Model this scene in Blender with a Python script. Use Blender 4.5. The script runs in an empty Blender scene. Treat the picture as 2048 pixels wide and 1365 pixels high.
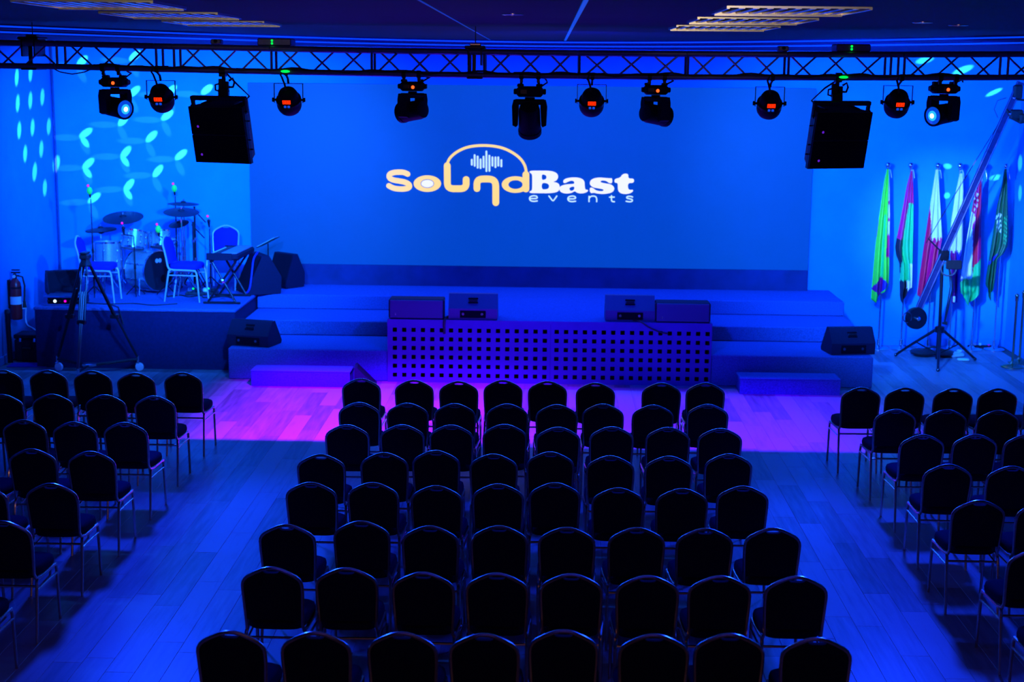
import bpy, math, random
from mathutils import Vector, Matrix
random.seed(7)
SC = bpy.context.scene
COL = SC.collection
R = math.radians
PI = math.pi

# ------------------------------------------------------------------ camera
def camera_basis(pitch, yaw, roll):
    s, c = math.sin, math.cos
    f = Vector((-s(yaw)*c(pitch), c(yaw)*c(pitch), -s(pitch)))
    r0 = Vector((c(yaw), s(yaw), 0)); u0 = r0.cross(f)
    u = u0*c(roll) - r0*s(roll); r = r0*c(roll) + u0*s(roll)
    return r, u, f
cam_d = bpy.data.cameras.new('camera'); cam = bpy.data.objects.new('camera', cam_d); COL.objects.link(cam)
r_, u_, f_ = camera_basis(0.1773, 0.0221, 0.0102)
cam.matrix_world = Matrix(((r_.x, u_.x, -f_.x, 0), (r_.y, u_.y, -f_.y, 0), (r_.z, u_.z, -f_.z, 4.06), (0, 0, 0, 1)))
cam_d.sensor_fit = 'HORIZONTAL'; cam_d.sensor_width = 36; cam_d.lens = 3000/2048*36
cam_d.clip_start = .1; cam_d.clip_end = 200
cam_d.dof.use_dof = True; cam_d.dof.focus_distance = 12.5; cam_d.dof.aperture_fstop = 2.4
SC.camera = cam

# ------------------------------------------------------------------ world, exposure, room lamps and added fills
W = bpy.data.worlds.new('world'); SC.world = W; W.use_nodes = True
W.node_tree.nodes['Background'].inputs[0].default_value = (0.0, 0.004, 0.02, 1)
W.node_tree.nodes['Background'].inputs[1].default_value = 0.05
SC.view_settings.view_transform = 'Standard'; SC.view_settings.look = 'None'
SC.view_settings.exposure = 0; SC.view_settings.gamma = 1; SC.view_settings.use_curve_mapping = False

def lamp(name, kind, loc, aim, energy, color, size=.08, cone=60, blend=.6, parent=None, size_y=None):
    d = bpy.data.lights.new(name, kind); d.energy = energy; d.color = color
    o = bpy.data.objects.new(name, d); COL.objects.link(o)
    o.location = loc
    o.rotation_euler = (Vector(aim) - Vector(loc)).to_track_quat('-Z', 'Y').to_euler()
    if kind == 'SPOT':
        d.spot_size = R(cone); d.spot_blend = blend; d.shadow_soft_size = size
    elif kind == 'AREA':
        d.shape = 'RECTANGLE'; d.size = size; d.size_y = size_y or size
    else:
        d.shadow_soft_size = size
    return o

BLUE = (.008, .15, 1.0)
DEEP = (.004, .035, 1.0)
# the five stage washes under the truss (their housings are built further down)
lamp('stage_wash_lamp', 'SPOT', (-3.84, 15.32, 3.60), (-5.4, 22.5, 2.2), 4600, BLUE, .08, 58, 1.0)
lamp('stage_wash_lamp', 'SPOT', (-2.57, 15.32, 3.60), (-5.1, 22.6, 2.0), 5200, BLUE, .08, 60, .9)
lamp('stage_wash_lamp', 'SPOT', (0.43, 15.32, 3.60), (0.0, 22.6, 2.9), 1700, DEEP, .08, 110, .9)
lamp('stage_wash_lamp', 'SPOT', (2.18, 15.32, 3.60), (5.6, 22.6, 2.2), 6000, BLUE, .08, 58, .9)
lamp('stage_wash_lamp', 'SPOT', (3.43, 15.32, 3.60), (6.4, 22.6, 2.3), 1900, BLUE, .08, 84, .9)
# the two lit moving heads, thrown over the audience floor
lamp('moving_head_lamp', 'SPOT', (-4.08, 14.72, 3.66), (-1.9, 11.8, 0), 1400, DEEP, .22, 84, .9)
lamp('moving_head_lamp', 'SPOT', (3.66, 14.72, 3.68), (1.9, 11.8, 0), 1400, DEEP, .22, 84, .9)
# added blue fill over the audience, out of frame, lifts truss and chair rims
lamp('house_wash_lamp', 'AREA', (0, 5.5, 4.40), (0, 15, 3.6), 12, (.01, .03, 1.0), 5.0, size_y=.3)
# weak warm lamp on the balcony behind the camera
lamp('balcony_lamp', 'AREA', (.3, -1.5, 4.2), (.3, 12, 2.6), 34, (1.0, .50, .20), 1.6, size_y=.4)
for bx in (1.62, -3.06): lamp('balcony_spot_lamp', 'SPOT', (bx, -1.0, 4.12), (bx, 12, 4.72), 260, (1.0, .80, .42), .05, 7.5, .5)  # added unseen spots that brighten the ceiling louvres
# added unseen blue fill above the stage, lifts the treads
lamp('stage_top_lamp', 'AREA', (.1, 20.9, 4.36), (.1, 21.0, 0), 520, (.006, .085, 1.0), 8.0, size_y=.2)
lamp('stage_top_lamp', 'AREA', (-5.6, 20.9, 4.36), (-5.6, 21.2, 0), 110, (.01, .16, 1.0), 2.4, size_y=.2)

def shutter_spot(name, loc, y0, x0, x1, energy, color, h, soft, far):
    """Profile spot pointing straight down whose shutter blades cut the beam along y0 and fade it between x0 and x1."""
    o = lamp(name, 'SPOT', loc, (loc[0], loc[1], loc[2]-1), energy, color, .05, 130, .5)
    o.rotation_euler = (0, 0, 0)
    d = o.data; d.use_nodes = True; nt = d.node_tree; N = nt.nodes; L = nt.links
    em = N['Emission']; tc = N.new('ShaderNodeTexCoord'); sep = N.new('ShaderNodeSeparateXYZ')
    L.new(tc.outputs['Normal'], sep.inputs[0])
    def m(op, a, b=None):
        n = N.new('ShaderNodeMath'); n.operation = op
        for i, q in enumerate((a, b)):
            if q is None: continue
            if isinstance(q, (int, float)): n.inputs[i].default_value = q
            else: L.new(q, n.inputs[i])
        return n.outputs[0]
    az = m('ABSOLUTE', sep.outputs['Z'])
    X = m('MULTIPLY', m('DIVIDE', sep.outputs['X'], az), h)
    Y = m('MULTIPLY', m('DIVIDE', sep.outputs['Y'], az), h)
    def ramp(v, a, b):
        n = N.new('ShaderNodeMapRange'); n.interpolation_type = 'SMOOTHSTEP'; L.new(v, n.inputs[0])
        n.inputs[1].default_value = a; n.inputs[2].default_value = b; n.inputs[3].default_value = 0; n.inputs[4].default_value = 1
        return n.outputs[0]
    k = ramp(Y, y0-loc[1]-soft, y0-loc[1]+soft)
    k = m('MULTIPLY', k, ramp(X, x0-loc[0]-.5, x0-loc[0]+.7))
    k = m('MULTIPLY', k, m('SUBTRACT', 1.0, ramp(X, x1-loc[0]-2.0, x1-loc[0]+.4)))
    k = m('MULTIPLY', k, m('SUBTRACT', 1.0, ramp(Y, far[0]-loc[1], far[1]-loc[1])))
    L.new(k, em.inputs['Strength'])
    return o
shutter_spot('purple_profile_lamp', (-2.0, 15.6, 3.98), 16.2, -4.0, .9, 13000, (.14, .0, 1.0), 3.98, .06, (19.15, 19.9))
shutter_spot('purple_profile_lamp', (2.1, 15.6, 3.98), 16.05, -2.2, 4.6, 8000, (.055, .0, 1.0), 3.98, .06, (18.6, 19.4))

def gobo_spot(name, loc, aim, blobs, energy, color, cone):
    o = lamp(name, 'SPOT', loc, aim, energy, color, .004, cone, .1)
    d = o.data; d.use_nodes = True; nt = d.node_tree; N = nt.nodes; L = nt.links
    em = N['Emission']; tc = N.new('ShaderNodeTexCoord'); sep = N.new('ShaderNodeSeparateXYZ')
    L.new(tc.outputs['Normal'], sep.inputs[0])
    az = N.new('ShaderNodeMath'); az.operation = 'ABSOLUTE'; L.new(sep.outputs['Z'], az.inputs[0])
    cb = N.new('ShaderNodeCombineXYZ')
    for i, c in enumerate('XY'):
        dv = N.new('ShaderNodeMath'); dv.operation = 'DIVIDE'; L.new(sep.outputs[c], dv.inputs[0]); L.new(az.outputs[0], dv.inputs[1])
        L.new(dv.outputs[0], cb.inputs[i])
    inv = o.rotation_euler.to_matrix().transposed()
    acc = None
    for (P, ang, a, b, amp) in blobs:
        q = inv @ (Vector(P) - Vector(loc)); u, v = q.x/-q.z, q.y/-q.z
        mp = N.new('ShaderNodeMapping'); mp.vector_type = 'TEXTURE'; L.new(cb.outputs[0], mp.inputs[0])
        mp.inputs['Location'].default_value = (u, v, 0); mp.inputs['Rotation'].default_value = (0, 0, ang)
        mp.inputs['Scale'].default_value = (a/q.length, b/q.length, 1)
        ln = N.new('ShaderNodeVectorMath'); ln.operation = 'LENGTH'; L.new(mp.outputs[0], ln.inputs[0])
        mr = N.new('ShaderNodeMapRange'); mr.interpolation_type = 'SMOOTHSTEP'; L.new(ln.outputs['Value'], mr.inputs[0])
        mr.inputs[1].default_value = .7; mr.inputs[2].default_value = 1.2; mr.inputs[3].default_value = amp; mr.inputs[4].default_value = 0
        if acc is None: acc = mr.outputs[0]
        else:
            mx = N.new('ShaderNodeMath'); mx.operation = 'MAXIMUM'; L.new(acc, mx.inputs[0]); L.new(mr.outputs[0], mx.inputs[1]); acc = mx.outputs[0]
    L.new(acc, em.inputs['Strength'])
    return o
LEFTB = [(-7.5, 21.32, 3.92), (-7.5, 21.9, 3.98), (-7.5, 21.31, 3.56), (-7.5, 21.84, 3.59), (-7.5, 22.37, 3.63), (-7.5, 21.32, 3.18), (-7.5, 21.88, 3.2), (-7.5, 22.6, 3.19), (-7.5, 21.52, 2.84), (-7.5, 22.22, 2.87), (-7.5, 21.9, 2.57), (-7.5, 21.87, 2.54), (-7.5, 22.3, 2.29), (-7.46, 22.74, 2.62)]
BACKB = [(-6.99, 22.75, 3.09), (-5.99, 22.75, 3.05), (-6.39, 22.75, 2.81), (-5.55, 22.75, 2.78), (-6.97, 22.75, 2.63), (-5.91, 22.75, 2.53), (-5.74, 22.75, 3.37), (-6.23, 22.75, 3.72), (-6.41, 22.75, 3.29), (-5.13, 22.75, 3.76), (-5.67, 22.75, 3.74), (-6.36, 22.75, 2.31), (-6.9, 22.75, 2.11), (-6.2, 22.75, 4.25), (-7.0, 22.75, 4.16)]
bl = []
for P in LEFTB: bl.append((P, R(80), .13, .05, .8))
for i, P in enumerate(BACKB):
    bl.append((P, R(38+7*(i % 3)), .105, .05, 1))
    if i in (0, 2, 4, 11): bl.append(((P[0]-.02, P[1], P[2]-.13), R(118), .10, .04, .8))
    bl.append(((P[0]-.3, P[1], P[2]-.07), R(-4), .2, .05, .07)); bl.append(((P[0]-.02, P[1], P[2]-.2), R(112), .13, .05, .07))
gobo_spot('effect_projector_lamp', (-2.68, 15.45, 4.2), (-6.6, 22.75, 3.1), bl, 23000, (.5, .64, 1.0), 62)
bl = [((6.62, 22.75, 3.84), R(30), .12, .03, 1), ((6.73, 22.75, 2.58), R(20), .09, .04, .8), ((6.02, 22.75, 2.3), R(60), .05, .04, .8), ((7.03, 22.6, 2.81), R(95), .12, .05, .8), ((7.03, 22.5, 2.37), R(95), .12, .04, .8), ((6.0, 22.75, 2.74), R(0), .06, .04, .7), ((5.57, 22.75, 4.3), R(15), .13, .05, .7), ((6.14, 22.75, 4.16), R(25), .15, .05, 1)]
gobo_spot('effect_projector_lamp', (2.95, 15.45, 4.2), (6.4, 22.75, 3.2), bl, 17000, (.5, .64, 1.0), 50)
# added narrow whiter spot that brightens the row of flags
lamp('flag_key_lamp', 'SPOT', (2.32, 15.3, 3.72), (5.9, 22.3, 1.75), 2900, (.28, .60, 1.0), .05, 21, .9)

# ------------------------------------------------------------------ materials
def rgb(*c): return (c[0], c[1], c[2], 1)
def mat(name, col, rough=.5, metal=0, emit=None, es=1, noise=0, nscale=20, spec=.5, bump=0, sheen=0):
    m = bpy.data.materials.new(name); m.use_nodes = True; nt = m.node_tree; N = nt.nodes; L = nt.links
    b = N['Principled BSDF']
    b.inputs['Base Color'].default_value = rgb(*col); b.inputs['Roughness'].default_value = rough; b.inputs['Metallic'].default_value = metal
    b.inputs['Specular IOR Level'].default_value = spec
    if emit: b.inputs['Emission Color'].default_value = rgb(*emit); b.inputs['Emission Strength'].default_value = es
    if sheen: b.inputs['Sheen Weight'].default_value = sheen
    if noise or bump:
        tc = N.new('ShaderNodeTexCoord'); nz = N.new('ShaderNodeTexNoise'); nz.inputs['Scale'].default_value = nscale; nz.inputs['Detail'].default_value = 4
        L.new(tc.outputs['Object'], nz.inputs['Vector'])
        if noise:
            mr = N.new('ShaderNodeMapRange'); L.new(nz.outputs['Fac'], mr.inputs[0]); mr.inputs[1].default_value = .3; mr.inputs[2].default_value = .7
            mr.inputs[3].default_value = 1-noise; mr.inputs[4].default_value = 1+noise
            mx = N.new('ShaderNodeMix'); mx.data_type = 'RGBA'; mx.blend_type = 'MULTIPLY'; mx.inputs[0].default_value = 1
            mx.inputs[6].default_value = rgb(*col); cb = N.new('ShaderNodeCombineColor')
            for i in range(3): L.new(mr.outputs[0], cb.inputs[i])
            L.new(cb.outputs[0], mx.inputs[7]); L.new(mx.outputs[2], b.inputs['Base Color'])
        if bump:
            bp = N.new('ShaderNodeBump'); bp.inputs['Strength'].default_value = bump; bp.inputs['Distance'].default_value = .004
            L.new(nz.outputs['Fac'], bp.inputs['Height']); L.new(bp.outputs[0], b.inputs['Normal'])
    return m
M = {}
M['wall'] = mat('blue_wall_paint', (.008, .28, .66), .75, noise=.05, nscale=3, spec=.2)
M['ceiling'] = mat('dark_ceiling_paint', (.002, .005, .03), .7, noise=.1, nscale=2, spec=.2)
M['cove'] = mat('cove_paint', (.010, .012, .13), .75, spec=.1, noise=.1, nscale=5)
M['led_blue'] = mat('blue_led_tape', (.02, .05, .3), .4, emit=(.0, .06, 1.0), es=.9)  # emission stands in for the lit ceiling step edges
M['led_dim'] = mat('blue_led_tape_dim', (.02, .03, .3), .4, emit=(.0, .01, .55), es=.8)
M['carpet'] = mat('stage_carpet', (.05, .10, .28), .95, noise=.22, nscale=60, spec=.1, bump=.4)
M['riser_cloth'] = mat('riser_skirt', (.004, .012, .06), .9, noise=.15, nscale=30, spec=.15)
M['panel'] = mat('painted_perforated_board', (.07, .028, .26), .65, noise=.06, nscale=6, spec=.25)
M['hole'] = mat('dark_cavity', (.004, .004, .008), .9, spec=0)
M['black'] = mat('black_plastic', (.012, .012, .016), .45, noise=.15, nscale=30)
M['black_paint'] = mat('black_textured_paint', (.006, .008, .026), .6, noise=.2, nscale=80, bump=.2, spec=.15)
M['black_metal'] = mat('black_metal', (.02, .02, .028), .35, .6, noise=.1)
M['grille'] = mat('black_speaker_grille', (.004, .005, .012), .75, noise=.3, nscale=200, spec=.1)
M['cabinet'] = mat('blue_black_cabinet', (.018, .022, .09), .6, noise=.15, nscale=60, spec=.2)
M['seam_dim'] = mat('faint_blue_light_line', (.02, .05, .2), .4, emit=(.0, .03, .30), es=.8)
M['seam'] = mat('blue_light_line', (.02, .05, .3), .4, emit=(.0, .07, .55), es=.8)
M['blue_grille'] = mat('dark_blue_grille', (.02, .03, .11), .55, noise=.25, nscale=200)
M['steel'] = mat('chrome', (.75, .78, .8), .18, 1, noise=.05)
M['gold'] = mat('brushed_gold_metal', (.80, .58, .46), .27, 1, noise=.12, nscale=40)
M['truss'] = mat('truss_metal', (.10, .11, .30), .45, .5, noise=.12, nscale=30)
M['fabric'] = mat('dark_navy_fabric', (.005, .006, .035), .9, noise=.2, nscale=90, spec=.08)
M['fabric_blue'] = mat('royal_blue_fabric', (.01, .015, .42), .8, noise=.15, nscale=90, spec=.15)  # navy chair fabric with the blue stage light put into its colour
M['silverframe'] = mat('silver_chair_frame', (.62, .68, .72), .3, .35)  # chair frame brightened to carry the stage light in its colour
M['screen'] = mat('led_display', (.006, .014, .05), .45, emit=(.0, .060, .47), es=.95, noise=.1, nscale=4, spec=.3)
M['logo_yellow'] = mat('display_yellow', (.1, .08, .02), .5, emit=(1.0, .72, .15), es=1.0)
M['logo_white'] = mat('display_white', (.1, .1, .1), .5, emit=(.90, .92, .95), es=1.0)
M['logo_pale'] = mat('display_pale_blue', (.1, .1, .1), .5, emit=(.55, .85, 1.0), es=1.0)
M['plinth'] = mat('plinth_cloth', (.01, .022, .10), .85, noise=.2, nscale=4)
M['red_led'] = mat('red_led', (.2, 0, 0), .4, emit=(1, .015, .0), es=3)
M['red_dot'] = mat('red_indicator', (.2, 0, 0), .4, emit=(1, .08, .01), es=2.5)
M['green_led'] = mat('green_led', (0, .2, 0), .4, emit=(.0, 1, .06), es=2)
M['pink_led'] = mat('pink_led', (.2, 0, .1), .4, emit=(.8, .0, .6), es=1.2)
M['violet_led'] = mat('violet_badge', (.1, 0, .2), .4, emit=(.18, .02, .9), es=.6)
M['white_led'] = mat('white_led', (.3, .3, .3), .4, emit=(.6, .9, .9), es=2)
M['lens_glow'] = mat('lit_lens', (.1, .1, .2), .2, emit=(.75, .92, 1), es=1.6)
M['lens_ring'] = mat('lit_lens_ring', (.02, .05, .3), .2, emit=(0, .09, 1), es=.7)
M['white'] = mat('white_plastic', (.75, .78, .8), .4)
M['grey_metal'] = mat('satin_grey_metal', (.13, .15, .17), .45, .6)
M['lens_mid'] = mat('lit_lens_inner', (.02, .1, .3), .2, emit=(.02, .5, 1), es=1.1)
M['paper'] = mat('paper', (.8, .8, .78), .7)
M['ext_red'] = mat('red_enamel', (.42, .012, .02), .35)
M['shell'] = mat('silver_drum_wrap', (.32, .42, .46), .3, .5, noise=.2, nscale=60)
M['drumhead'] = mat('black_drumhead', (.01, .011, .02), .4)
M['whitehead'] = mat('white_drumhead', (.7, .72, .75), .5)
M['cymbal'] = mat('bronze_cymbal', (.016, .016, .03), .5, .5, noise=.1, nscale=30)
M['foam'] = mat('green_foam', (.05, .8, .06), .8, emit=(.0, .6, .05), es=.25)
M['cable'] = mat('black_rubber_cable', (.012, .012, .014), .6)
M['cable_blue'] = mat('blue_cable', (.02, .03, .8), .5)
M['rubber'] = mat('black_rubber', (.015, .015, .017), .8)
M['louvre'] = mat('aluminium_louvre', (.75, .72, .62), .25, .9)
M['brass'] = mat('polished_brass', (.5, .4, .2), .22, 1)
M['mat_blue'] = mat('blue_floor_mat', (.01, .015, .35), .9)
for k, c in dict(lime=(.10, .85, .03), green=(.01, .62, .16), dgreen=(.005, .11, .04), red=(.70, .004, .05), magenta=(.66, .004, .15), fwhite=(.80, .85, .85), fblack=(.01, .012, .02), purple=(.22, .003, .14), navy=(.02, .02, .4)).items():
    M['flag_'+k] = mat('satin_'+k, c, .42, spec=.5, noise=.06, nscale=8)

def plank_material():
    m = bpy.data.materials.new('laminate_plank'); m.use_nodes = True; nt = m.node_tree; N = nt.nodes; L = nt.links; b = N['Principled BSDF']
    oi = N.new('ShaderNodeObjectInfo'); ge = N.new('ShaderNodeNewGeometry')
    ad = N.new('ShaderNodeMath'); ad.operation = 'ADD'; L.new(oi.outputs['Random'], ad.inputs[0]); L.new(ge.outputs['Random Per Island'], ad.inputs[1])
    fr = N.new('ShaderNodeMath'); fr.operation = 'FRACT'; L.new(ad.outputs[0], fr.inputs[0])
    tc = N.new('ShaderNodeTexCoord'); mp = N.new('ShaderNodeMapping'); mp.inputs['Scale'].default_value = (14, 1.2, 1); L.new(ge.outputs['Position'], mp.inputs[0])
    nz = N.new('ShaderNodeTexNoise'); nz.inputs['Scale'].default_value = 1.6; nz.inputs['Detail'].default_value = 5; L.new(mp.outputs[0], nz.inputs['Vector'])
    mx = N.new('ShaderNodeMath'); mx.operation = 'MULTIPLY_ADD'; L.new(fr.outputs[0], mx.inputs[0]); mx.inputs[1].default_value = .68; L.new(nz.outputs['Fac'], mx.inputs[2])
    cr = N.new('ShaderNodeValToRGB'); L.new(mx.outputs[0], cr.inputs[0])
    cr.color_ramp.elements[0].position = .35; cr.color_ramp.elements[0].color = (.12, .095, .10, 1)
    cr.color_ramp.elements[1].position = 1.0; cr.color_ramp.elements[1].color = (.34, .275, .30, 1)
    L.new(cr.outputs[0], b.inputs['Base Color'])
    b.inputs['Roughness'].default_value = .36; b.inputs['Specular IOR Level'].default_value = .5
    return m
M['plank'] = plank_material()
M['floor_base'] = mat('floor_joint', (.10, .085, .075), .8)

# ------------------------------------------------------------------ mesh helpers
class MB:
    def __init__(s): s.v = []; s.f = []; s.m = []; s.cur = 0
    def add(s, vs, fs, T=None):
        o = len(s.v)
        if T is None: s.v += [tuple(p) for p in vs]
        else: s.v += [tuple(T @ Vector(p)) for p in vs]
        s.f += [tuple(i+o for i in q) for q in fs]; s.m += [s.cur]*len(fs)
    def box(s, c, d, T=None):
        x, y, z = c; a, b, e = d[0]/2, d[1]/2, d[2]/2
        s.add([(x-a, y-b, z-e), (x+a, y-b, z-e), (x+a, y+b, z-e), (x-a, y+b, z-e), (x-a, y-b, z+e), (x+a, y-b, z+e), (x+a, y+b, z+e), (x-a, y+b, z+e)],
              [(0, 3, 2, 1), (4, 5, 6, 7), (0, 1, 5, 4), (1, 2, 6, 5), (2, 3, 7, 6), (3, 0, 4, 7)], T)
    def rings(s, rs, T=None, cap0=True, cap1=True, closed=True):
        n = len(rs[0]); vs = [p for r in rs for p in r]; fs = []
        for k in range(len(rs)-1):
            for i in range(n if closed else n-1):
                j = (i+1) % n; fs.append((k*n+i, k*n+j, (k+1)*n+j, (k+1)*n+i))
        if cap0: fs.append(tuple(range(n-1, -1, -1)))
        if cap1: fs.append(tuple((len(rs)-1)*n+i for i in range(n)))
        s.add(vs, fs, T)
    def cbox(s, c, d, b=.01, T=None):
        def oct_(hx, hy, k, z): return [(c[0]+x, c[1]+y, z) for x, y in ((-hx+k, -hy), (hx-k, -hy), (hx, -hy+k), (hx, hy-k), (hx-k, hy), (-hx+k, hy), (-hx, hy-k), (-hx, -hy+k))]
        hx, hy, hz = d[0]/2, d[1]/2, d[2]/2
        s.rings([oct_(hx-b, hy-b, b*.6, c[2]-hz), oct_(hx, hy, b, c[2]-hz+b), oct_(hx, hy, b, c[2]+hz-b), oct_(hx-b, hy-b, b*.6, c[2]+hz)], T)
    def lathe(s, prof, n=20, T=None, cap0=True, cap1=True):
        s.rings([[(r*math.cos(2*PI*i/n), r*math.sin(2*PI*i/n), z) for i in range(n)] for r, z in prof], T, cap0, cap1)
    def tube(s, pts, r, n=8, T=None, closed=False):
        P = [Vector(p) for p in pts]; k = len(P); rs = []
        rr = r if isinstance(r, (list, tuple)) else [r]*k
        up = None
        for i in range(k):
            if closed: t = (P[(i+1) % k]-P[i-1]).normalized()
            else: t = (P[min(i+1, k-1)]-P[max(i-1, 0)]).normalized()
            if up is None:
                a = Vector((0, 0, 1)) if abs(t.z) < .9 else Vector((1, 0, 0)); up = (a-t*a.dot(t)).normalized()
            else: up = (up-t*up.dot(t)).normalized()
            q = t.cross(up)
            rs.append([P[i]+(up*math.cos(2*PI*j/n)+q*math.sin(2*PI*j/n))*rr[i] for j in range(n)])
        if closed: rs.append(rs[0]); s.rings(rs, T, False, False)
        else: s.rings(rs, T)
    def prism(s, poly, y0, y1, T=None):
        """poly in (x, z), extruded along y."""
        n = len(poly); vs = [(x, y0, z) for x, z in poly]+[(x, y1, z) for x, z in poly]
        s.add(vs, [tuple(range(n)), tuple(range(2*n-1, n-1, -1))]+[((i+1) % n, i, n+i, n+(i+1) % n) for i in range(n)], T)
    def sphere(s, c, r, n=12, T=None, sz=1):
        k = n//2
        s.rings([[(c[0]+r*math.sin(PI*a/k)*math.cos(2*PI*i/n), c[1]+r*math.sin(PI*a/k)*math.sin(2*PI*i/n), c[2]-r*sz*math.cos(PI*a/k)) for i in range(n)] for a in [.12]+list(range(1, k))+[k-.12]], T)
    def build(s, name, mats, parent=None, smooth=40):
        me = bpy.data.meshes.new(name); me.from_pydata(s.v, [], s.f)
        for m in (mats if isinstance(mats, (list, tuple)) else [mats]): me.materials.append(m)
        me.polygons.foreach_set('material_index', s.m)
        if smooth:
            me.polygons.foreach_set('use_smooth', [True]*len(me.polygons)); me.set_sharp_from_angle(angle=R(smooth))
        me.update()
        o = bpy.data.objects.new(name, me); COL.objects.link(o)
        if parent: o.parent = parent
        return o
def tag(o, label=None, cat=None, group=None, kind=None):
    if label: o['label'] = label
    if cat: o['category'] = cat
    if group: o['group'] = group
    if kind: o['kind'] = kind
    return o
def thing(name, label, cat, loc=(0, 0, 0), rz=0, group=None):
    o = bpy.data.objects.new(name, None); COL.objects.link(o); o.empty_display_size = .1
    o.location = loc; o.rotation_euler = (0, 0, rz)
    return tag(o, label, cat, group)
def kids(o): return [c for c in ALLKIDS.get(o.name, [])]
ALLKIDS = {}
def copy_tree(o, children, parent=None):
    c = o.copy(); COL.objects.link(c); c.parent = parent
    for ch in children.get(o, []): copy_tree(ch, children, c)
    return c
def child_map(root):
    mp = {}
    def walk(o):
        mp[o] = list(o.children)
        for c in o.children: walk(c)
    walk(root); return mp
def place(proto, mp, loc, rz, label, group=None, rot=None):
    o = copy_tree(proto, mp); o.location = loc; o.rotation_euler = rot or (0, 0, rz); o['label'] = label
    if group: o['group'] = group
    return o
def TR(loc=(0, 0, 0), rot=(0, 0, 0)):
    from mathutils import Euler
    return Matrix.Translation(loc) @ Euler(rot).to_matrix().to_4x4()
def ALONG(p, d):
    return Matrix.Translation(p) @ Vector(d).to_track_quat('Z', 'Y').to_matrix().to_4x4()
def one(name, mats, fn, label, cat, group=None, smooth=40):
    b = MB(); fn(b); return tag(b.build(name, mats, None, smooth), label, cat, group)
def part(name, mats, parent, fn, smooth=40):
    b = MB(); fn(b); return b.build(name, mats, parent, smooth)

# ------------------------------------------------------------------ room shell
XL, XR, YB, ZC = -7.5, 7.03, 22.75, 4.5
def struct(name, m, fn, smooth=0):
    b = MB(); fn(b); o = b.build(name, m, None, smooth); o['kind'] = 'structure'; return o
floor = struct('floor', M['floor_base'], lambda b: b.box(((XL+XR)/2, 10.4, -.055), (XR-XL, 24.8, .1)))
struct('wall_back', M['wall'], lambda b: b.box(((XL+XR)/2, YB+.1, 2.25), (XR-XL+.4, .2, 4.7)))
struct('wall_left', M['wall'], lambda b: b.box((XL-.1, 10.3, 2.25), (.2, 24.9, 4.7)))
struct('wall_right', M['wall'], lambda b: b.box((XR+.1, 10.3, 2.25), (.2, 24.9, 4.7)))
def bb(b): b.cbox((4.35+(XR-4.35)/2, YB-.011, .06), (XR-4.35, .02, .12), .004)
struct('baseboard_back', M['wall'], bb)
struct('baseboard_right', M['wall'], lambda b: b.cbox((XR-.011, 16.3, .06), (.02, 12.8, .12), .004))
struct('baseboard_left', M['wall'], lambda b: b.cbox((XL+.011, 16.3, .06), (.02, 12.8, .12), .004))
struct('trim_1', mat('corner_pipe_paint', (.004, .05, .16), .7, noise=.1), lambda b: b.lathe([(.018, 0), (.018, 4.4)], 10, TR((XL+.05, YB-.05, 0))), 40)  # darker upright strip in the wall corner

# floor planks: 0.205 wide, 1.3 long, joints recessed
PW, PL = .205, 1.3
cells = []
ncol = int((XR-XL)/PW)
for i in range(ncol):
    x = XL+.02+PW*(i+.5)
    off = random.random()*PL
    y = 4.6+off
    while y < YB-.02:
        y1 = min(y+PL, YB-.02)
        if y1-y > .15: cells.append((x, (y+y1)/2, y1-y))
        y += PL
def plank_score(c):
    x, y, l = c
    d = max(y, 1); px = (x/d)*3000+1024+60; py = 145+4.06*3000/d
    if px < -20 or px > 2070 or py > 1400: return 0
    if x < -4.2 and y > 20.0 or -4.2 < x < 4.3 and y > 19.4: return 0
    s = l/d**3
    if -2.05 < x < 1.9 and y < 15.8: s *= .12
    elif x < -3.55 and y < 15.9: s *= .35
    elif x > 3.15 and y < 15.7: s *= .4
    return s
cells.sort(key=plank_score, reverse=True)
pm = MB()
def plank_geo(b, x, y, l):
    def q(e, z): return [(x-PW/2+e, y-l/2+e, z), (x+PW/2-e, y-l/2+e, z), (x+PW/2-e, y+l/2-e, z), (x-PW/2+e, y+l/2-e, z)]
    b.rings([q(.0006, -.005), q(.0006, -.0012), q(.0018, 0)], None, False, True)
plank_meshes = {}
for (x, y, l) in cells[:300]:
    key = round(l, 2)
    if key not in plank_meshes:
        b = MB(); plank_geo(b, 0, 0, l); o = b.build('plank', M['plank'], floor, 0); plank_meshes[key] = o.data
    else:
        o = bpy.data.objects.new('plank', plank_meshes[key]); COL.objects.link(o); o.parent = floor
    o.location = (x, y, random.uniform(-.0004, .0004))
b = MB()
for (x, y, l) in cells[300:]: plank_geo(b, x, y, l)
o = b.build('plank_field', M['plank'], floor, 0); o['kind'] = 'stuff'

# ceiling: a dropped dark field with a rounded stage end, then two lower bands stepping down to the wall
def arc_pts(hx, y_side, y_top, cx=-.25, n=40, p=2.0):
    pts = []
    for i in range(n+1):
        t = -1+2*i/n; x = cx+hx*t
        pts.append((x, y_side+(y_top-y_side)*(1-abs(t)**p)))
    return pts
E1 = arc_pts(7.2, 11.3, 21.15); E2 = arc_pts(7.2, 12.9, 21.75)
def slab(b, edge, y_near, z0, z1, far=False, y_far=None):
    n = len(edge)
    if not far: low = [(x, y_near) for x, _ in edge]; high = edge
    else: low = edge; high = [(x, y_far) for x, _ in edge]
    for i in range(n-1):
        q = [low[i], low[i+1], high[i+1], high[i]]
        b.add([(x, y, z0) for x, y in q]+[(x, y, z1) for x, y in q], [(3, 2, 1, 0), (4, 5, 6, 7), (0, 1, 5, 4), (2, 3, 7, 6)])
struct('ceiling', M['ceiling'], lambda b: slab(b, E1, -2, 4.5, 4.62))
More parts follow.
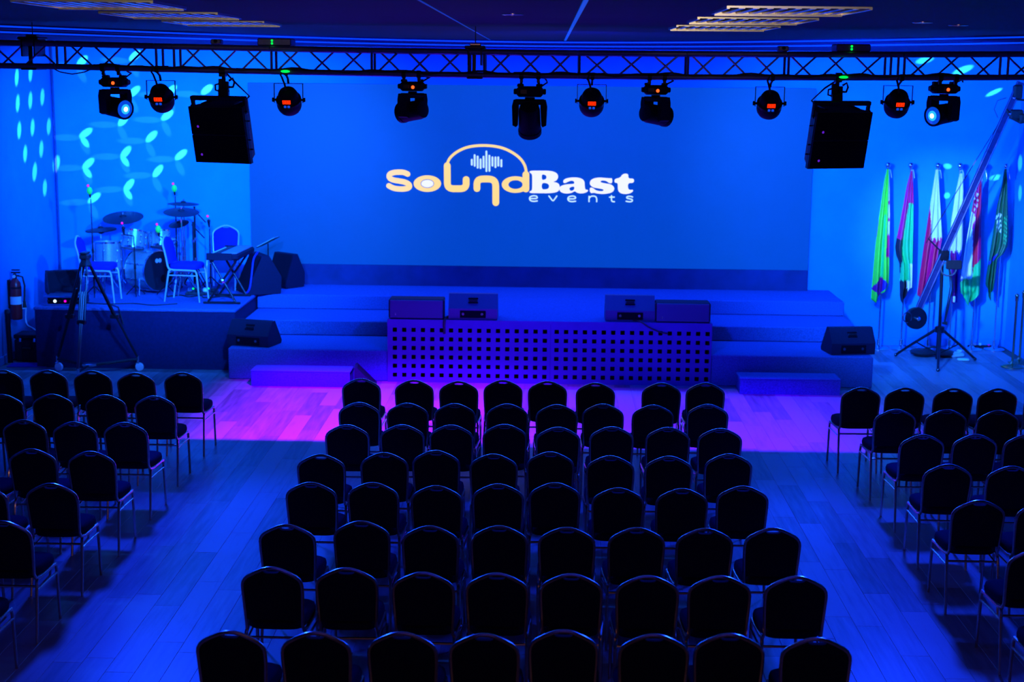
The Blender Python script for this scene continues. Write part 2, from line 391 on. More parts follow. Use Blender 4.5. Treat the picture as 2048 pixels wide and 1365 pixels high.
def band(b, e_in, e_out, z0, z1):
    for i in range(len(e_in)-1):
        q = [e_in[i], e_in[i+1], e_out[i+1], e_out[i]]
        b.add([(x, y, z0) for x, y in q]+[(x, y, z1) for x, y in q], [(3, 2, 1, 0), (4, 5, 6, 7), (0, 1, 5, 4), (2, 3, 7, 6)])
struct('trim_2', M['cove'], lambda b: band(b, E1, E2, 4.455, 4.62))
struct('trim_3', M['cove'], lambda b: slab(b, E2, 0, 4.415, 4.62, True, YB))
def streak(b, e, z, dy=-.012):  # glow painted along the ceiling steps in place of lit edges
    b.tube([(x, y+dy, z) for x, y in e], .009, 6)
one('led_tape', M['led_blue'], lambda b: streak(b, E1, 4.475), 'blue glowing LED tape along the first curved ceiling step, closest to the audience', 'light strip', 'blue cove tapes')
one('led_tape', M['led_blue'], lambda b: streak(b, E2, 4.432), 'blue glowing LED tape along the second curved ceiling step, closest to the back wall', 'light strip', 'blue cove tapes')
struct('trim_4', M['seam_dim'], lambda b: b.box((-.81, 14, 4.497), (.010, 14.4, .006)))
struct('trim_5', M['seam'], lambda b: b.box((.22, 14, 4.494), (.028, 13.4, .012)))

def troffer(x, y, label):
    t = thing('ceiling_troffer', label, 'ceiling light', (x, y, 4.5), 0, 'louvred ceiling lights')
    s = .46
    def fr(b):
        for q in (-1, 1):
            b.box((q*s, 0, -.010), (.02, 2*s+.02, .020)); b.box((0, q*s, -.015 if q > 0 else -.006), (2*s-.02, .02, .030 if q > 0 else .012))
    part('frame', M['louvre'], t, fr, 0)
    part('back_plate', M['hole'], t, lambda b: b.box((0, 0, -.001), (2*s-.03, 2*s-.03, .002)), 0)
    for k in range(9):
        part('louvre_slat', M['louvre'], t, lambda b: b.box((-s+.092*(k+1), 0, -.010), (.042, 2*s-.04, .012)), 0)
for nm, x in (('flag', 1.62), ('drum', -3.06)):
    for k, (y, w) in enumerate(((10.45, 'nearest to the balcony'), (12.4, 'in the middle of its line'), (14.35, 'closest to the truss'))):
        troffer(x, y, 'square aluminium louvre ceiling light on %s side, %s' % (nm, w))
for x, y, w in ((-.28, 11.7, 'between the two ceiling seams'), (3.05, 12.6, 'beside the louvre lights on flag side'), (3.5, 13.2, 'further towards the flag-side wall')):
    t = thing('downlight', 'small round recessed downlight ' + w, 'ceiling light', (x, y, 4.5), 0, 'recessed downlights')
    part('trim_ring', M['louvre'], t, lambda b: b.lathe([(.085, 0), (.085, -.008), (.06, -.012), (.06, 0)], 20, None, False, False))
    part('reflector', M['louvre'], t, lambda b: b.lathe([(.055, -.002), (.02, -.001)], 16, None, False, True))
def dome(b):
    b.lathe([(.09, 0), (.09, -.03), (.075, -.035)], 20, TR((4.55, 14.4, 4.5))); b.sphere((4.55, 14.4, 4.46), .07, 14)
one('dome_camera', M['black'], dome, 'black ceiling dome camera near the flag-side end of the ceiling', 'camera')

# ------------------------------------------------------------------ stage
st = thing('stage', 'wide blue carpeted stage with three stepped tiers below the LED screen', 'stage', (0, 0, 0))
X0, X1 = -4.2, 4.325
for cx, w in ((-3.1375, 2.125), (3.261, 2.128)):
    part('lower_tier', M['carpet'], st, lambda b: b.cbox((cx, 21.1, .21), (w, 3.24, .42), .012))
    part('middle_tier', M['carpet'], st, lambda b: b.cbox((cx, 21.64, .525), (w, 2.19, .21), .012))
part('upper_deck', M['carpet'], st, lambda b: b.cbox((.0625, 22.145, .735), (8.525, 1.19, .21), .012))
part('fore_deck', M['carpet'], st, lambda b: b.cbox((.061, 20.52, .815), (4.272, 2.08, .05), .012))
part('riser_core', M['hole'], st, lambda b: b.box((.061, 20.6, .39), (4.2, 1.9, .77)))
def perf(xa, xb, cx0, n):
    def fn(b):
        hw = .029; zs = [.701-.1212*i for i in range(6)]
        xsc = [cx0+.1238*i for i in range(n)]
        xs = [xa]+[q for c in xsc for q in (c-hw, c+hw)]+[xb]
        zz = [0.0]+[q for c in sorted(zs) for q in (c-hw, c+hw)]+[.79]
        nx, nz = len(xs), len(zz); y0, y1 = 19.46, 19.478
        vs = [(x, y, z) for y in (y0, y1) for z in zz for x in xs]; fs = []
        I = lambda k, j, i: k*nx*nz+j*nx+i
        for j in range(nz-1):
            for i in range(nx-1):
                if i % 2 == 1 and j % 2 == 1:
                    fs += [(I(0, j, i), I(0, j+1, i), I(1, j+1, i), I(1, j, i)), (I(0, j, i+1), I(1, j, i+1), I(1, j+1, i+1), I(0, j+1, i+1)), (I(0, j, i), I(1, j, i), I(1, j, i+1), I(0, j, i+1)), (I(0, j+1, i), I(0, j+1, i+1), I(1, j+1, i+1), I(1, j+1, i))]
                else: fs.append((I(0, j, i), I(0, j, i+1), I(0, j+1, i+1), I(0, j+1, i)))
        b.add(vs, fs)
        b.box(((xa+xb)/2, y0+.009, .8149), (xb-xa, .018, .05))
    return fn
part('perforated_panel', M['panel'], st, perf(-2.075, .0765, -1.9782, 17), 0)
part('perforated_panel', M['panel'], st, perf(.0785, 2.197, .1573, 17), 0)
for cx in (-2.066, 2.188): part('panel_cheek', M['panel'], st, lambda b: b.box((cx, 19.99, .395), (.018, 1.02, .79)), 0)
for nm, xa, xb, ya in (('drum-kit end', -3.82, -2.52, 19.05), ('flag end', 2.52, 3.82, 19.0)):
    t = thing('step_box', 'low carpeted step box on the floor before the stage, %s' % nm, 'step', ((xa+xb)/2, ya+.2, 0), 0, 'step boxes before the stage')
    part('tread', M['carpet'], t, lambda b: b.cbox((0, 0, .2), (xb-xa, .4, .022), .006))
    part('box_body', M['carpet'], t, lambda b: b.box((0, 0, .0945), (xb-xa-.012, .388, .189)), 0)
dr = thing('drum_riser', 'carpeted riser platform carrying the drum kit and musicians chairs', 'platform', (-5.595, 21.4, 0))
part('deck', M['carpet'], dr, lambda b: b.cbox((0, 0, .82), (2.77, 2.68, .048), .012))
part('skirt', M['riser_cloth'], dr, lambda b: b.box((0, .006, .3975), (2.75, 2.65, .795)), 0)

# ------------------------------------------------------------------ LED screen and its logo
sc = thing('led_screen', 'wide blue LED wall showing a yellow and white headphone logo', 'screen', (0, 0, 0))
SX0, SX1, SZ0, SZ1, SY = -4.48, 3.967, 1.156, 3.867, 22.62
part('screen_cabinet', M['black'], sc, lambda b: b.box(((SX0+SX1)/2, SY+.06, (SZ0+SZ1)/2), (SX1-SX0, .10, SZ1-SZ0)), 0)
part('display_face', M['screen'], sc, lambda b: b.box(((SX0+SX1)/2, SY+.006, (SZ0+SZ1)/2), (SX1-SX0, .008, SZ1-SZ0)), 0)
part('base_skirt', M['plinth'], sc, lambda b: b.box(((SX0+SX1)/2, SY+.06, .84+.158), (SX1-SX0, .11, .312)), 0)
def lg(x, y):  # drawing units of the logo -> metres on the display
    return (-2.66485+.00205326*x+.00002004*y, 3.1174+.0000239*x-.00204479*y)
US = .00205
def chaikin(p, n=2, closed=False):
    for _ in range(n):
        q = []
        m = len(p)
        if not closed: q.append(p[0])
        for i in range(m if closed else m-1):
            a, c = p[i], p[(i+1) % m]
            q += [(a[0]*.75+c[0]*.25, a[1]*.75+c[1]*.25), (a[0]*.25+c[0]*.75, a[1]*.25+c[1]*.75)]
        if not closed: q.append(p[-1])
        p = q
    return p
def stroke(b, pts, w, smooth=2, yy=SY):
    p = [lg(*q) for q in (chaikin(pts, smooth) if smooth else pts)]; h = w*US/2; L_, R_ = [], []
    n = len(p)
    for i in range(n):
        a, c = p[max(i-1, 0)], p[min(i+1, n-1)]; dx, dz = c[0]-a[0], c[1]-a[1]; l = math.hypot(dx, dz) or 1; nx, nz = -dz/l*h, dx/l*h
        L_.append((p[i][0]+nx, p[i][1]+nz)); R_.append((p[i][0]-nx, p[i][1]-nz))
    vs = [(x, yy, z) for x, z in L_]+[(x, yy, z) for x, z in R_]
    b.add(vs, [(i, n+i, n+i+1, i+1) for i in range(n-1)])
    for e, o2 in ((0, 1), (n-1, n-2)):
        a = math.atan2(p[e][1]-p[o2][1], p[e][0]-p[o2][0]); k = 8
        arc = [(p[e][0]+h*math.cos(a-PI/2+PI*j/k), yy, p[e][1]+h*math.sin(a-PI/2+PI*j/k)) for j in range(k+1)]
        b.add(arc, [tuple(range(k, -1, -1))])
def ring(b, cx, cy, rx, ry, ix, iy, yy=SY):
    n = 48; O, I = [], []
    for i in range(n):
        a = 2*PI*i/n; x, z = lg(cx+rx*math.cos(a), cy+ry*math.sin(a)); O.append((x, yy, z)); x, z = lg(cx+ix*math.cos(a), cy+iy*math.sin(a)); I.append((x, yy, z))
    if ix <= 0: b.add(O, [tuple(range(n))])
    else: b.add(O+I, [(i, (i+1) % n, n+(i+1) % n, n+i) for i in range(n)])
LY, LW, LP = M['logo_yellow'], M['logo_white'], M['logo_pale']
part('letter_s', LY, sc, lambda b: stroke(b, [(274, 287), (250, 275), (215, 272), (170, 275), (138, 288), (138, 315), (165, 331), (215, 338), (262, 348), (288, 366), (285, 388), (250, 397), (205, 397), (165, 390), (135, 373)], 40), 0)
part('letter_o', LY, sc, lambda b: ring(b, 418, 357, 101, 61, 49, 32), 0)
part('letter_o_dot', LW, sc, lambda b: ring(b, 418, 357, 45, 28, 0, 0), 0)
part('letter_u', LY, sc, lambda b: stroke(b, [(565, 225), (565, 320), (565, 375), (590, 394), (634, 395), (680, 394), (703, 375), (703, 327)], 50), 0)
part('letter_n', LY, sc, lambda b: stroke(b, [(782, 393), (782, 345), (800, 325), (845, 322), (895, 325), (920, 350), (920, 420), (920, 497)], 50), 0)
part('letter_d', LY, sc, lambda b: [ring(b, 1065, 364, 101, 61, 52, 32), stroke(b, [(1141, 290), (1141, 396)], 50, 0, SY-.0006)], 0)
part('headband', LY, sc, lambda b: stroke(b, [(565, 210), (580, 175), (605, 148), (640, 122), (695, 95), (760, 81), (835, 77), (915, 83), (985, 100), (1050, 133), (1100, 172), (1130, 215), (1142, 255), (1143, 285)], 20, 2, SY-.0004), 0)
for x, a, c in ((745, 175, 225), (766, 142, 233), (788, 152, 247), (809, 173, 250), (831, 153, 243), (852, 115, 272), (874, 146, 270), (896, 158, 232), (918, 158, 243), (939, 158, 232), (961, 178, 237)):
    part('wave_bar', LP, sc, lambda b: stroke(b, [(x, a+7), (x, c-7)], 14, 0), 0)
def letter(name, loops):
    cu = bpy.data.curves.new(name, 'CURVE'); cu.dimensions = '2D'; cu.fill_mode = 'BOTH'; cu.extrude = .0005
    for lp in loops:
        pts = [lg(*q) for q in chaikin(lp, 2, True)]
        sp = cu.splines.new('POLY'); sp.points.add(len(pts)-1); sp.use_cyclic_u = True
        for i, (x, z) in enumerate(pts): sp.points[i].co = (x, z, 0, 1)
    cu.materials.append(LW)
    tmp = bpy.data.objects.new(name, cu); me = bpy.data.meshes.new_from_object(tmp); bpy.data.objects.remove(tmp); me.name = name
    if not me.materials: me.materials.append(LW)
    o = bpy.data.objects.new(name, me); COL.objects.link(o); o.parent = sc; o.rotation_euler = (PI/2, 0, 0); o.location = (0, SY-.001, 0)
letter('letter_b', [[(1167, 262), (1240, 262), (1320, 262), (1368, 278), (1380, 310), (1362, 338), (1335, 343), (1380, 352), (1392, 385), (1378, 418), (1320, 428), (1240, 427), (1167, 427), (1168, 412), (1187, 408), (1187, 350), (1187, 285), (1168, 278)],
                    [(1257, 290), (1275, 290), (1292, 300), (1290, 322), (1275, 329), (1257, 329)], [(1257, 352), (1290, 352), (1312, 366), (1308, 392), (1290, 399), (1257, 399)]])
letter('letter_a', [[(1412, 350), (1418, 324), (1465, 311), (1530, 312), (1570, 332), (1572, 385), (1578, 402), (1597, 402), (1595, 416), (1560, 430), (1515, 426), (1500, 410), (1475, 427), (1425, 431), (1388, 415), (1386, 380), (1420, 364), (1470, 360), (1496, 358), (1494, 340), (1475, 334), (1450, 342), (1430, 354)],
                    [(1460, 384), (1496, 376), (1496, 398), (1480, 411), (1460, 406)]])
letter('letter_s_white', [[(1755, 318), (1772, 316), (1773, 354), (1750, 354), (1728, 336), (1692, 333), (1684, 346), (1715, 354), (1768, 362), (1792, 390), (1776, 422), (1720, 434), (1665, 431), (1642, 423), (1612, 429), (1606, 386), (1630, 386), (1655, 408), (1700, 414), (1714, 402), (1690, 394), (1630, 386), (1604, 358), (1618, 324), (1670, 311), (1722, 315)]])
letter('letter_t', [[(1788, 322), (1830, 314), (1848, 284), (1890, 284), (1888, 320), (1932, 319), (1930, 353), (1888, 351), (1887, 390), (1900, 404), (1926, 400), (1924, 418), (1885, 435), (1838, 431), (1813, 408), (1814, 350), (1789, 352)]])
def ev(name, strokes): part(name, LP, sc, lambda b: [stroke(b, s, 10, 2) for s in strokes], 0)
ev('small_letter_e', [[(1172, 467), (1226, 467), (1222, 449), (1198, 445), (1172, 452), (1166, 468), (1176, 484), (1200, 488), (1224, 484)]])
ev('small_letter_v', [[(1310, 448), (1325, 468), (1340, 487), (1354, 468), (1368, 448)]])
ev('small_letter_e', [[(1452, 469), (1507, 469), (1503, 451), (1479, 447), (1453, 454), (1447, 470), (1457, 486), (1481, 490), (1505, 486)]])
ev('small_letter_n', [[(1604, 489), (1604, 450)], [(1604, 465), (1618, 448), (1648, 448), (1660, 462), (1660, 489)]])
ev('small_letter_t', [[(1768, 446), (1768, 470), (1770, 488), (1790, 490)], [(1754, 456), (1788, 456)]])
ev('small_letter_s', [[(1922, 455), (1905, 449), (1882, 451), (1878, 463), (1900, 468), (1922, 474), (1920, 488), (1898, 491), (1876, 486)]])

# ------------------------------------------------------------------ chairs
def make_chair(label, fabric, frame):
    t = thing('banquet_chair', label, 'chair', (0, 0, 0))
    # back loop: front of seat -> seat side -> up the back -> peaked top -> down
    half = [(.205, .20, .445), (.205, .10, .45), (.195, -.12, .45), (.186, -.185, .462), (.181, -.208, .50), (.186, -.222, .60), (.192, -.245, .72), (.192, -.262, .780), (.188, -.268, .806), (.176, -.273, .829), (.155, -.278, .849), (.11, -.284, .876), (.06, -.289, .899), (.025, -.291, .9085), (.0, -.2915, .910)]
    pts = half+[(-x, y, z) for x, y, z in reversed(half[:-1])]
    part('back_frame', frame, t, lambda b: b.tube(pts, .0125, 7))
    outline = [(.172, .535), (.178, .62), (.184, .72), (.186, .780), (.181, .805), (.169, .823), (.148, .843), (.105, .868), (.055, .891), (.046, .884), (.036, .879), (.02, .877)]
    outline = outline+[(-x, z) for x, z in reversed(outline)]
    yb = lambda z: -.208-(z-.5)*.205
    def bk(b):
        def rg(s, dy): return [(x*s if abs(x) > .06 else x, yb(z)+dy, .69+(z-.69)*(.85+.15*s)) for x, z in outline]
        b.rings([rg(.94, -.013), rg(.985, -.010), rg(1, 0), rg(.985, .022), rg(.90, .036)])
    part('backrest', fabric, t, bk, 50)
    def seat(b):
        def rg(s, z):
            q = []
            for i in range(28):
                a = 2*PI*i/28; c, d = math.cos(a), math.sin(a)
                x = abs(c)**.45*(1 if c > 0 else -1); y = abs(d)**.45*(1 if d > 0 else -1)
                wx = .205+.016*y
                q.append((x*wx*s, .012+y*.212*s, z))
            return q
        b.rings([rg(.95, .458), rg(1, .470), rg(1.01, .495), rg(.98, .522), rg(.88, .535)])
    part('seat', fabric, t, seat, 50)
    for s in (-1, 1):
        part('leg', frame, t, lambda b: b.tube([(s*.203, .165, .447), (s*.206, .20, .435), (s*.206, .214, .40), (s*.207, .245, .0)], [.0125, .0125, .0125, .011], 7))
        part('leg', frame, t, lambda b: b.tube([(s*.190, -.165, .452), (s*.192, -.19, .43), (s*.194, -.20, .38), (s*.198, -.262, .0)], [.0125, .0125, .0125, .011], 7))
        part('brace', frame, t, lambda b: b.tube([(s*.210, .22, .375), (s*.2, 0, .375), (s*.194, -.2, .375)], .009, 6))
    part('stretcher', frame, t, lambda b: b.tube([(.193, -.195, .405), (-.193, -.195, .405)], .009, 6))
    return t
CH = make_chair('x', M['fabric'], M['gold']); CHM = child_map(CH)
CEN = [[(-1.90, 15.19), (-1.34, 15.16), (-0.88, 15.13), (-0.42, 15.22), (0.04, 15.20), (0.54, 15.15), (1.22, 15.20), (1.68, 15.23)],
  [(-1.78, 14.06), (-1.31, 14.06), (-0.85, 14.07), (-0.35, 14.09), (0.12, 14.09), (0.58, 14.15), (1.05, 14.14), (1.59, 14.21)],
  [(-1.77, 13.13), (-1.28, 13.16), (-0.83, 13.18), (-0.35, 13.24), (0.13, 13.16), (0.61, 13.21), (1.13, 13.22), (1.59, 13.21)],
  [(-1.85, 12.06), (-1.33, 12.15), (-0.90, 12.25), (-0.41, 12.16), (0.07, 12.26), (0.57, 12.16), (1.06, 12.18), (1.56, 12.29)],
  [(-1.79, 11.20), (-1.31, 11.22), (-0.81, 11.16), (-0.35, 11.24), (0.09, 11.30), (0.58, 11.18), (1.08, 11.19), (1.56, 11.29)],
  [(-1.79, 10.10), (-1.28, 10.21), (-0.78, 10.12), (-0.30, 10.15), (0.18, 10.14), (0.66, 10.16), (1.14, 10.17), (1.63, 10.21)],
  [(-1.73, 9.18), (-1.26, 9.19), (-0.75, 9.13), (-0.28, 9.14), (0.20, 9.15), (0.68, 9.14), (1.14, 9.16), (1.63, 9.18)],
  [(-1.76, 8.06), (-1.28, 8.07), (-0.78, 8.09), (-0.315, 8.09), (0.14, 8.17), (0.65, 8.13), (1.09, 8.16), (1.58, 8.12)]]
LEF = [[(-3.80, 15.38), (-4.28, 15.32), (-4.77, 15.40), (-5.24, 15.40), (-5.71, 15.37)], [(-3.80, 14.21), (-4.29, 14.23), (-4.81, 14.22), (-5.28, 14.18)], [(-3.77, 13.09), (-4.24, 13.08), (-4.70, 13.13)],
  [(-3.77, 12.04), (-4.28, 12.09), (-4.77, 12.08)], [(-3.78, 11.05), (-4.18+-.12, 10.97)], [(-3.80, 10.07)], [(-3.79, 9.11)]]
RIG = [[(3.25, 15.12), (3.71, 15.13), (4.20, 15.14), (4.66, 15.16), (5.14, 15.18)], [(3.37, 14.11), (3.86, 14.13), (4.36, 14.13), (4.87, 14.15)], [(3.38, 13.09), (3.86, 13.13), (4.33, 13.15)],
  [(3.35, 12.06), (3.86, 12.03)], [(3.30, 11.00), (3.78, 10.97)], [(3.36, 9.83)], [(3.31, 8.92)]]
NTH = ['first', 'second', 'third', 'fourth', 'fifth', 'sixth', 'seventh', 'eighth', 'ninth']
first = True
for block, rows, who in (('middle', CEN, 'from drum-kit side'), ('drum-side', LEF, 'from the aisle'), ('flag-side', RIG, 'from the aisle')):
    for ri, row in enumerate(rows):
        for ci, (x, y) in enumerate(row):
            lab = 'dark gold-framed banquet chair, %s block, %s row from stage, %s %s' % (block, NTH[ri], NTH[ci], who)
            jit = random.uniform(-.03, .03)
            if first: o = CH; first = False; o.location = (x, y+.288, 0.0005); o.rotation_euler = (0, 0, jit); o['label'] = lab
            else: o = place(CH, CHM, (x, y+.288, 0.0005), jit, lab)
            o['group'] = 'audience chairs in the %s block' % block
MC = make_chair('silver-framed blue banquet chair turned towards the bass drum, on drum riser', M['fabric_blue'], M['silverframe']); MCM = child_map(MC)
MC.location = (-6.24, 20.68, .8445); MC.rotation_euler = (0, 0, -PI/2+.04); MC['group'] = 'musicians chairs on the drum riser'
MC['label'] = 'silver-framed blue banquet chair seen side-on before the floor tom, behind the camera tripod'
place(MC, MCM, (-5.06, 20.86, .8445), -PI/2-.08, 'silver-framed blue banquet chair seen side-on between bass drum and keyboard')
place(MC, MCM, (-4.79, 22.05, .8445), PI+.04, 'silver-framed blue banquet chair facing the hall behind the keyboard')

# ------------------------------------------------------------------ lighting truss
TY = 15.0
def zb(x): return 4.075 - .045*max(0, 1-((x-.2)/5.2)**2)      # centre height of the lower chords (slight sag)
TH, TD = .222, .26
tr = thing('lighting_truss', 'long dark box truss spanning the hall above the front row', 'truss', (0, TY, 0))
def truss_section(xa, xb, nx):
    za, zz = zb(xa), zb(xb)
    def z_at(x): return za+(zz-za)*(x-xa)/(xb-xa)
    def fn(b):
        for y in (-TD/2, TD/2):
            for dz in (0, TH):
                b.tube([(xa, y, za+dz), (xb, y, zz+dz)], .028, 10)
            for x in (xa+.012,):
                b.tube([(x, y, z_at(x)), (x, y, z_at(x)+TH)], .013, 8)
        for x in (xa+.012, xb-.012):
            for dz in (0, TH): b.tube([(x, -TD/2, z_at(x)+dz), (x, TD/2, z_at(x)+dz)], .012, 8)
    s = part('truss_section', M['truss'], tr, fn)
    if nx:
        w = (xb-xa-.04)/nx; hw = w*.34
        for k in range(nx):
            c = xa+.02+w*(k+.5)
            for q, y in ((1, -TD/2), (-1, TD/2)):
                q2 = q if k % 2 == 0 else -q
                part('diagonal_brace', M['truss'], s, lambda b: b.tube([(c-q2*hw, y, z_at(c)+.012), (c+q2*hw, y, z_at(c)+TH-.012)], .0095, 6))
        part('lacing', M['truss'], s, lambda b: [b.tube([(xa+.02+w*k, (-1)**k*TD/2, z_at(xa+w*k)+dz), (xa+.02+w*(k+1), -(-1)**k*TD/2, z_at(xa+w*k)+dz)], .008, 5) for k in range(nx) for dz in (0, TH)])
JO = [(-5.86, -4.845, 3), (-4.835, -3.862, 3), (-3.855, -3.685, 0), (-3.68, -2.728, 3), (-2.722, -1.745, 3), (-1.739, -.797, 3), (-.79, -.645, 0), (-.638, .282, 3), (.288, 1.337, 3), (1.343, 2.312, 3), (2.318, 3.30, 3), (3.306, 3.43, 0), (3.436, 4.428, 3), (4.434, 5.45, 3), (5.456, 6.45, 3)]
for a, c, n in JO: truss_section(a, c, n)
# suspension points up to the ceiling
for x, w in ((-.72, 'at the middle of the truss'), (-5.1, 'at the drum end of the truss'), (5.6, 'at the flag end of the truss')):
    t = thing('truss_hanger', 'dark rigging block with hook hanging ' + w, 'hoist', (x, TY, 0), 0, 'truss rigging blocks')
    z = zb(x)+TH
    part('bracket', M['black_metal'], t, lambda b: [b.cbox((0, 0, z+.045), (.20, .32, .03), .008), b.cbox((-.062, 0, z-.05), (.014, .32, .16), .004), b.cbox((.062, 0, z-.05), (.014, .32, .16), .004)])
    part('hook', M['brass'], t, lambda b: b.cbox((0, 0, z+.072), (.11, .10, .022), .006))
    part('ceiling_rod', M['black_metal'], t, lambda b: b.tube([(0, 0, z+.08), (0, 0, 4.5)], .005, 6))
    part('lower_collar', M['black_metal'], t, lambda b: [b.cbox((0, 0, z-TH-.03), (.15, .32, .016), .004), b.cbox((-.01, -.05, z-.12), (.035, .03, .2), .005)])
# green effect projectors lying on the upper chords and small splitter boxes
def projector(x, label, w=.33):
    z = zb(x)+TH+.025
    t = thing('effect_projector', label, 'effect light', (x, TY, z), 0, 'effect projectors on the truss')
    part('housing', M['truss'], t, lambda b: b.cbox((0, 0, .038), (w, .28, .072), .010))
    part('status_light', M['green_led'], t, lambda b: [b.sphere((-.02, -.145, .052), .011, 8), b.sphere((-.02, -.145, .024), .011, 8)])
    part('lens', M['lens_ring'], t, lambda b: b.lathe([(.035, 0), (.035, .03), (.028, .03)], 14, ALONG((0, .14, .038), (0, 1, 0))))
projector(-2.68, 'flat effect projector with green lights on truss, drum-kit half')
projector(2.95, 'flat effect projector with green lights on truss, flag half')
for x, w in ((-3.26, 'above the drum-side speaker cluster'), (2.28, 'between two par cans, flag half')):
    z = zb(x)+TH+.025
    t = thing('splitter_box', 'small dark cable splitter box on the truss ' + w, 'box', (x, TY-.05, z), 0, 'splitter boxes on the truss')
    part('case', M['truss'], t, lambda b: b.cbox((0, 0, .030), (.1, .12, .05), .008))
    part('socket', M['rubber'], t, lambda b: b.lathe([(.018, 0), (.018, .02)], 10, ALONG((0, -.06, .035), (0, -1, 0))))
def green_pod(x, label):
    z = zb(x)
    t = thing('green_pod_light', label, 'light', (x, TY-TD/2-.03, z), 0, 'green pods on the lower chord')
    part('clip', M['black_metal'], t, lambda b: b.cbox((0, .012, 0), (.04, .02, .06), .004))
    part('glowing_dome', M['green_led'], t, lambda b: b.sphere((0, -.008, .005), .045, 12, TR((0, 0, 0)), .28))
green_pod(-2.57, 'small green glowing pod on truss above a par can, drum half')
green_pod(2.86, 'small green glowing pod on truss above the flag-side speakers')

# ------------------------------------------------------------------ moving heads
def moving_head(x, zbase, pan, tilt, label, lit=False, big=1.0, red=True, hang=None):
    """pan 0 = the lens looks at the audience (-y); tilt lifts the lens."""
    t = thing('moving_head', label, 'stage light', (x, TY, zbase), 0, 'moving head lights under the truss')
    k = big
    def base(b):
        b.cbox((0, 0, 0), (.235*k, .20*k, .095*k), .02*k)
        for s in (-1, 1):
            b.cbox((s*.13*k, 0, .0), (.03*k, .12*k, .05*k), .008); b.cbox((s*.085*k, 0, .055*k), (.06*k, .10*k, .03*k), .008)
    bs = part('base', M['black_paint'], t, base)
    part('display', M['lens_ring'] if False else M['black_metal'], bs, lambda b: b.cbox((-.055*k, -.102*k, 0), (.06*k, .008, .04*k), .002))
    if red: part('indicator', M['red_dot'], bs, lambda b: b.sphere((.012, -.104*k, -.008), .017, 10))
    zt = zb(x)-zbase
    for s in (-1, 1):
        part('clamp', M['black_metal'], t, lambda b: [b.tube([(s*.075*k, -TD/2, zt-.03), (s*.08*k, -.05, .06*k)], .014, 6), b.lathe([(.036, -.02), (.036, .02)], 12, ALONG((s*.075*k, -TD/2, zt), (1, 0, 0))), b.cbox((s*.075*k, -TD/2+.01, zt-.045), (.03, .03, .05), .005)])
    part('power_cable', M['cable'], t, lambda b: b.tube([(.10*k, .05, .05), (.17, .0, .09), (.16, -.06, zt-.04), (.10, -TD/2-.03, zt+.02), (0, -TD/2-.028, zt+.03), (-.16, -TD/2-.02, zt+.028)], .008, 6))
    P = Matrix.Rotation(pan, 4, 'Z')
    hz = -.245*k
    def yoke(b):
        b.lathe([(.045*k, -.05*k), (.045*k, -.07*k)], 14)
        b.cbox((0, 0, -.092*k), (.285*k, .12*k, .05*k), .015*k)
        for s in (-1, 1):
            b.prism([(s*.143*k, -.072*k), (s*.10*k, -.072*k), (s*.098*k, -.15*k), (s*.108*k, -.30*k), (s*.120*k, -.315*k), (s*.150*k, -.30*k), (s*.157*k, -.13*k)][::(1 if s < 0 else -1)], -.062*k, .062*k)
    yk = part('yoke', M['black_paint'], t, yoke); yk.rotation_euler = (0, 0, pan)
    H = Matrix.Rotation(pan, 4, 'Z') @ Matrix.Translation((0, 0, hz)) @ Matrix.Rotation(PI/2-tilt, 4, 'X')
    hd = part('head', M['black_paint'], t, lambda b: b.lathe([(.05*k, -.155*k), (.085*k, -.145*k), (.096*k, -.10*k), (.098*k, .02*k), (.100*k, .05*k), (.100*k, .11*k), (.106*k, .115*k), (.106*k, .155*k), (.094*k, .165*k), (.088*k, .150*k)], 22, H, True, True))
    part('lens', M['lens_ring'] if lit else M['hole'], hd, lambda b: b.lathe([(.086*k, .152*k), (.06*k, .160*k), (.045*k, .163*k)], 22, H, False, not lit))
    if lit:
        part('inner_glow', M['lens_mid'], hd, lambda b: b.lathe([(.050*k, .1625*k), (.024*k, .168*k)], 18, H, True, True))
        part('glow', M['lens_glow'], hd, lambda b: b.lathe([(.026*k, .1675*k), (.012*k, .173*k)], 16, H, True, True))
    return t
moving_head(-4.30, 3.925, R(52), R(-6), 'lit moving head with glowing lens beside drum-kit par can', True, 1.0)
moving_head(-1.34, 3.915, R(-128), R(-8), 'unlit moving head facing the stage, between drum-side speakers and truss middle', False, .98)
moving_head(-.18, 3.875, R(178), R(-52), 'larger unlit moving head tilted down above the headphone logo', False, 1.10, False)
moving_head(1.06, 3.905, R(128), R(-8), 'unlit moving head facing the stage, beside the middle par can', False, .98)
moving_head(3.88, 3.945, R(-52), R(-6), 'lit moving head with glowing lens towards the flags', True, 1.0)

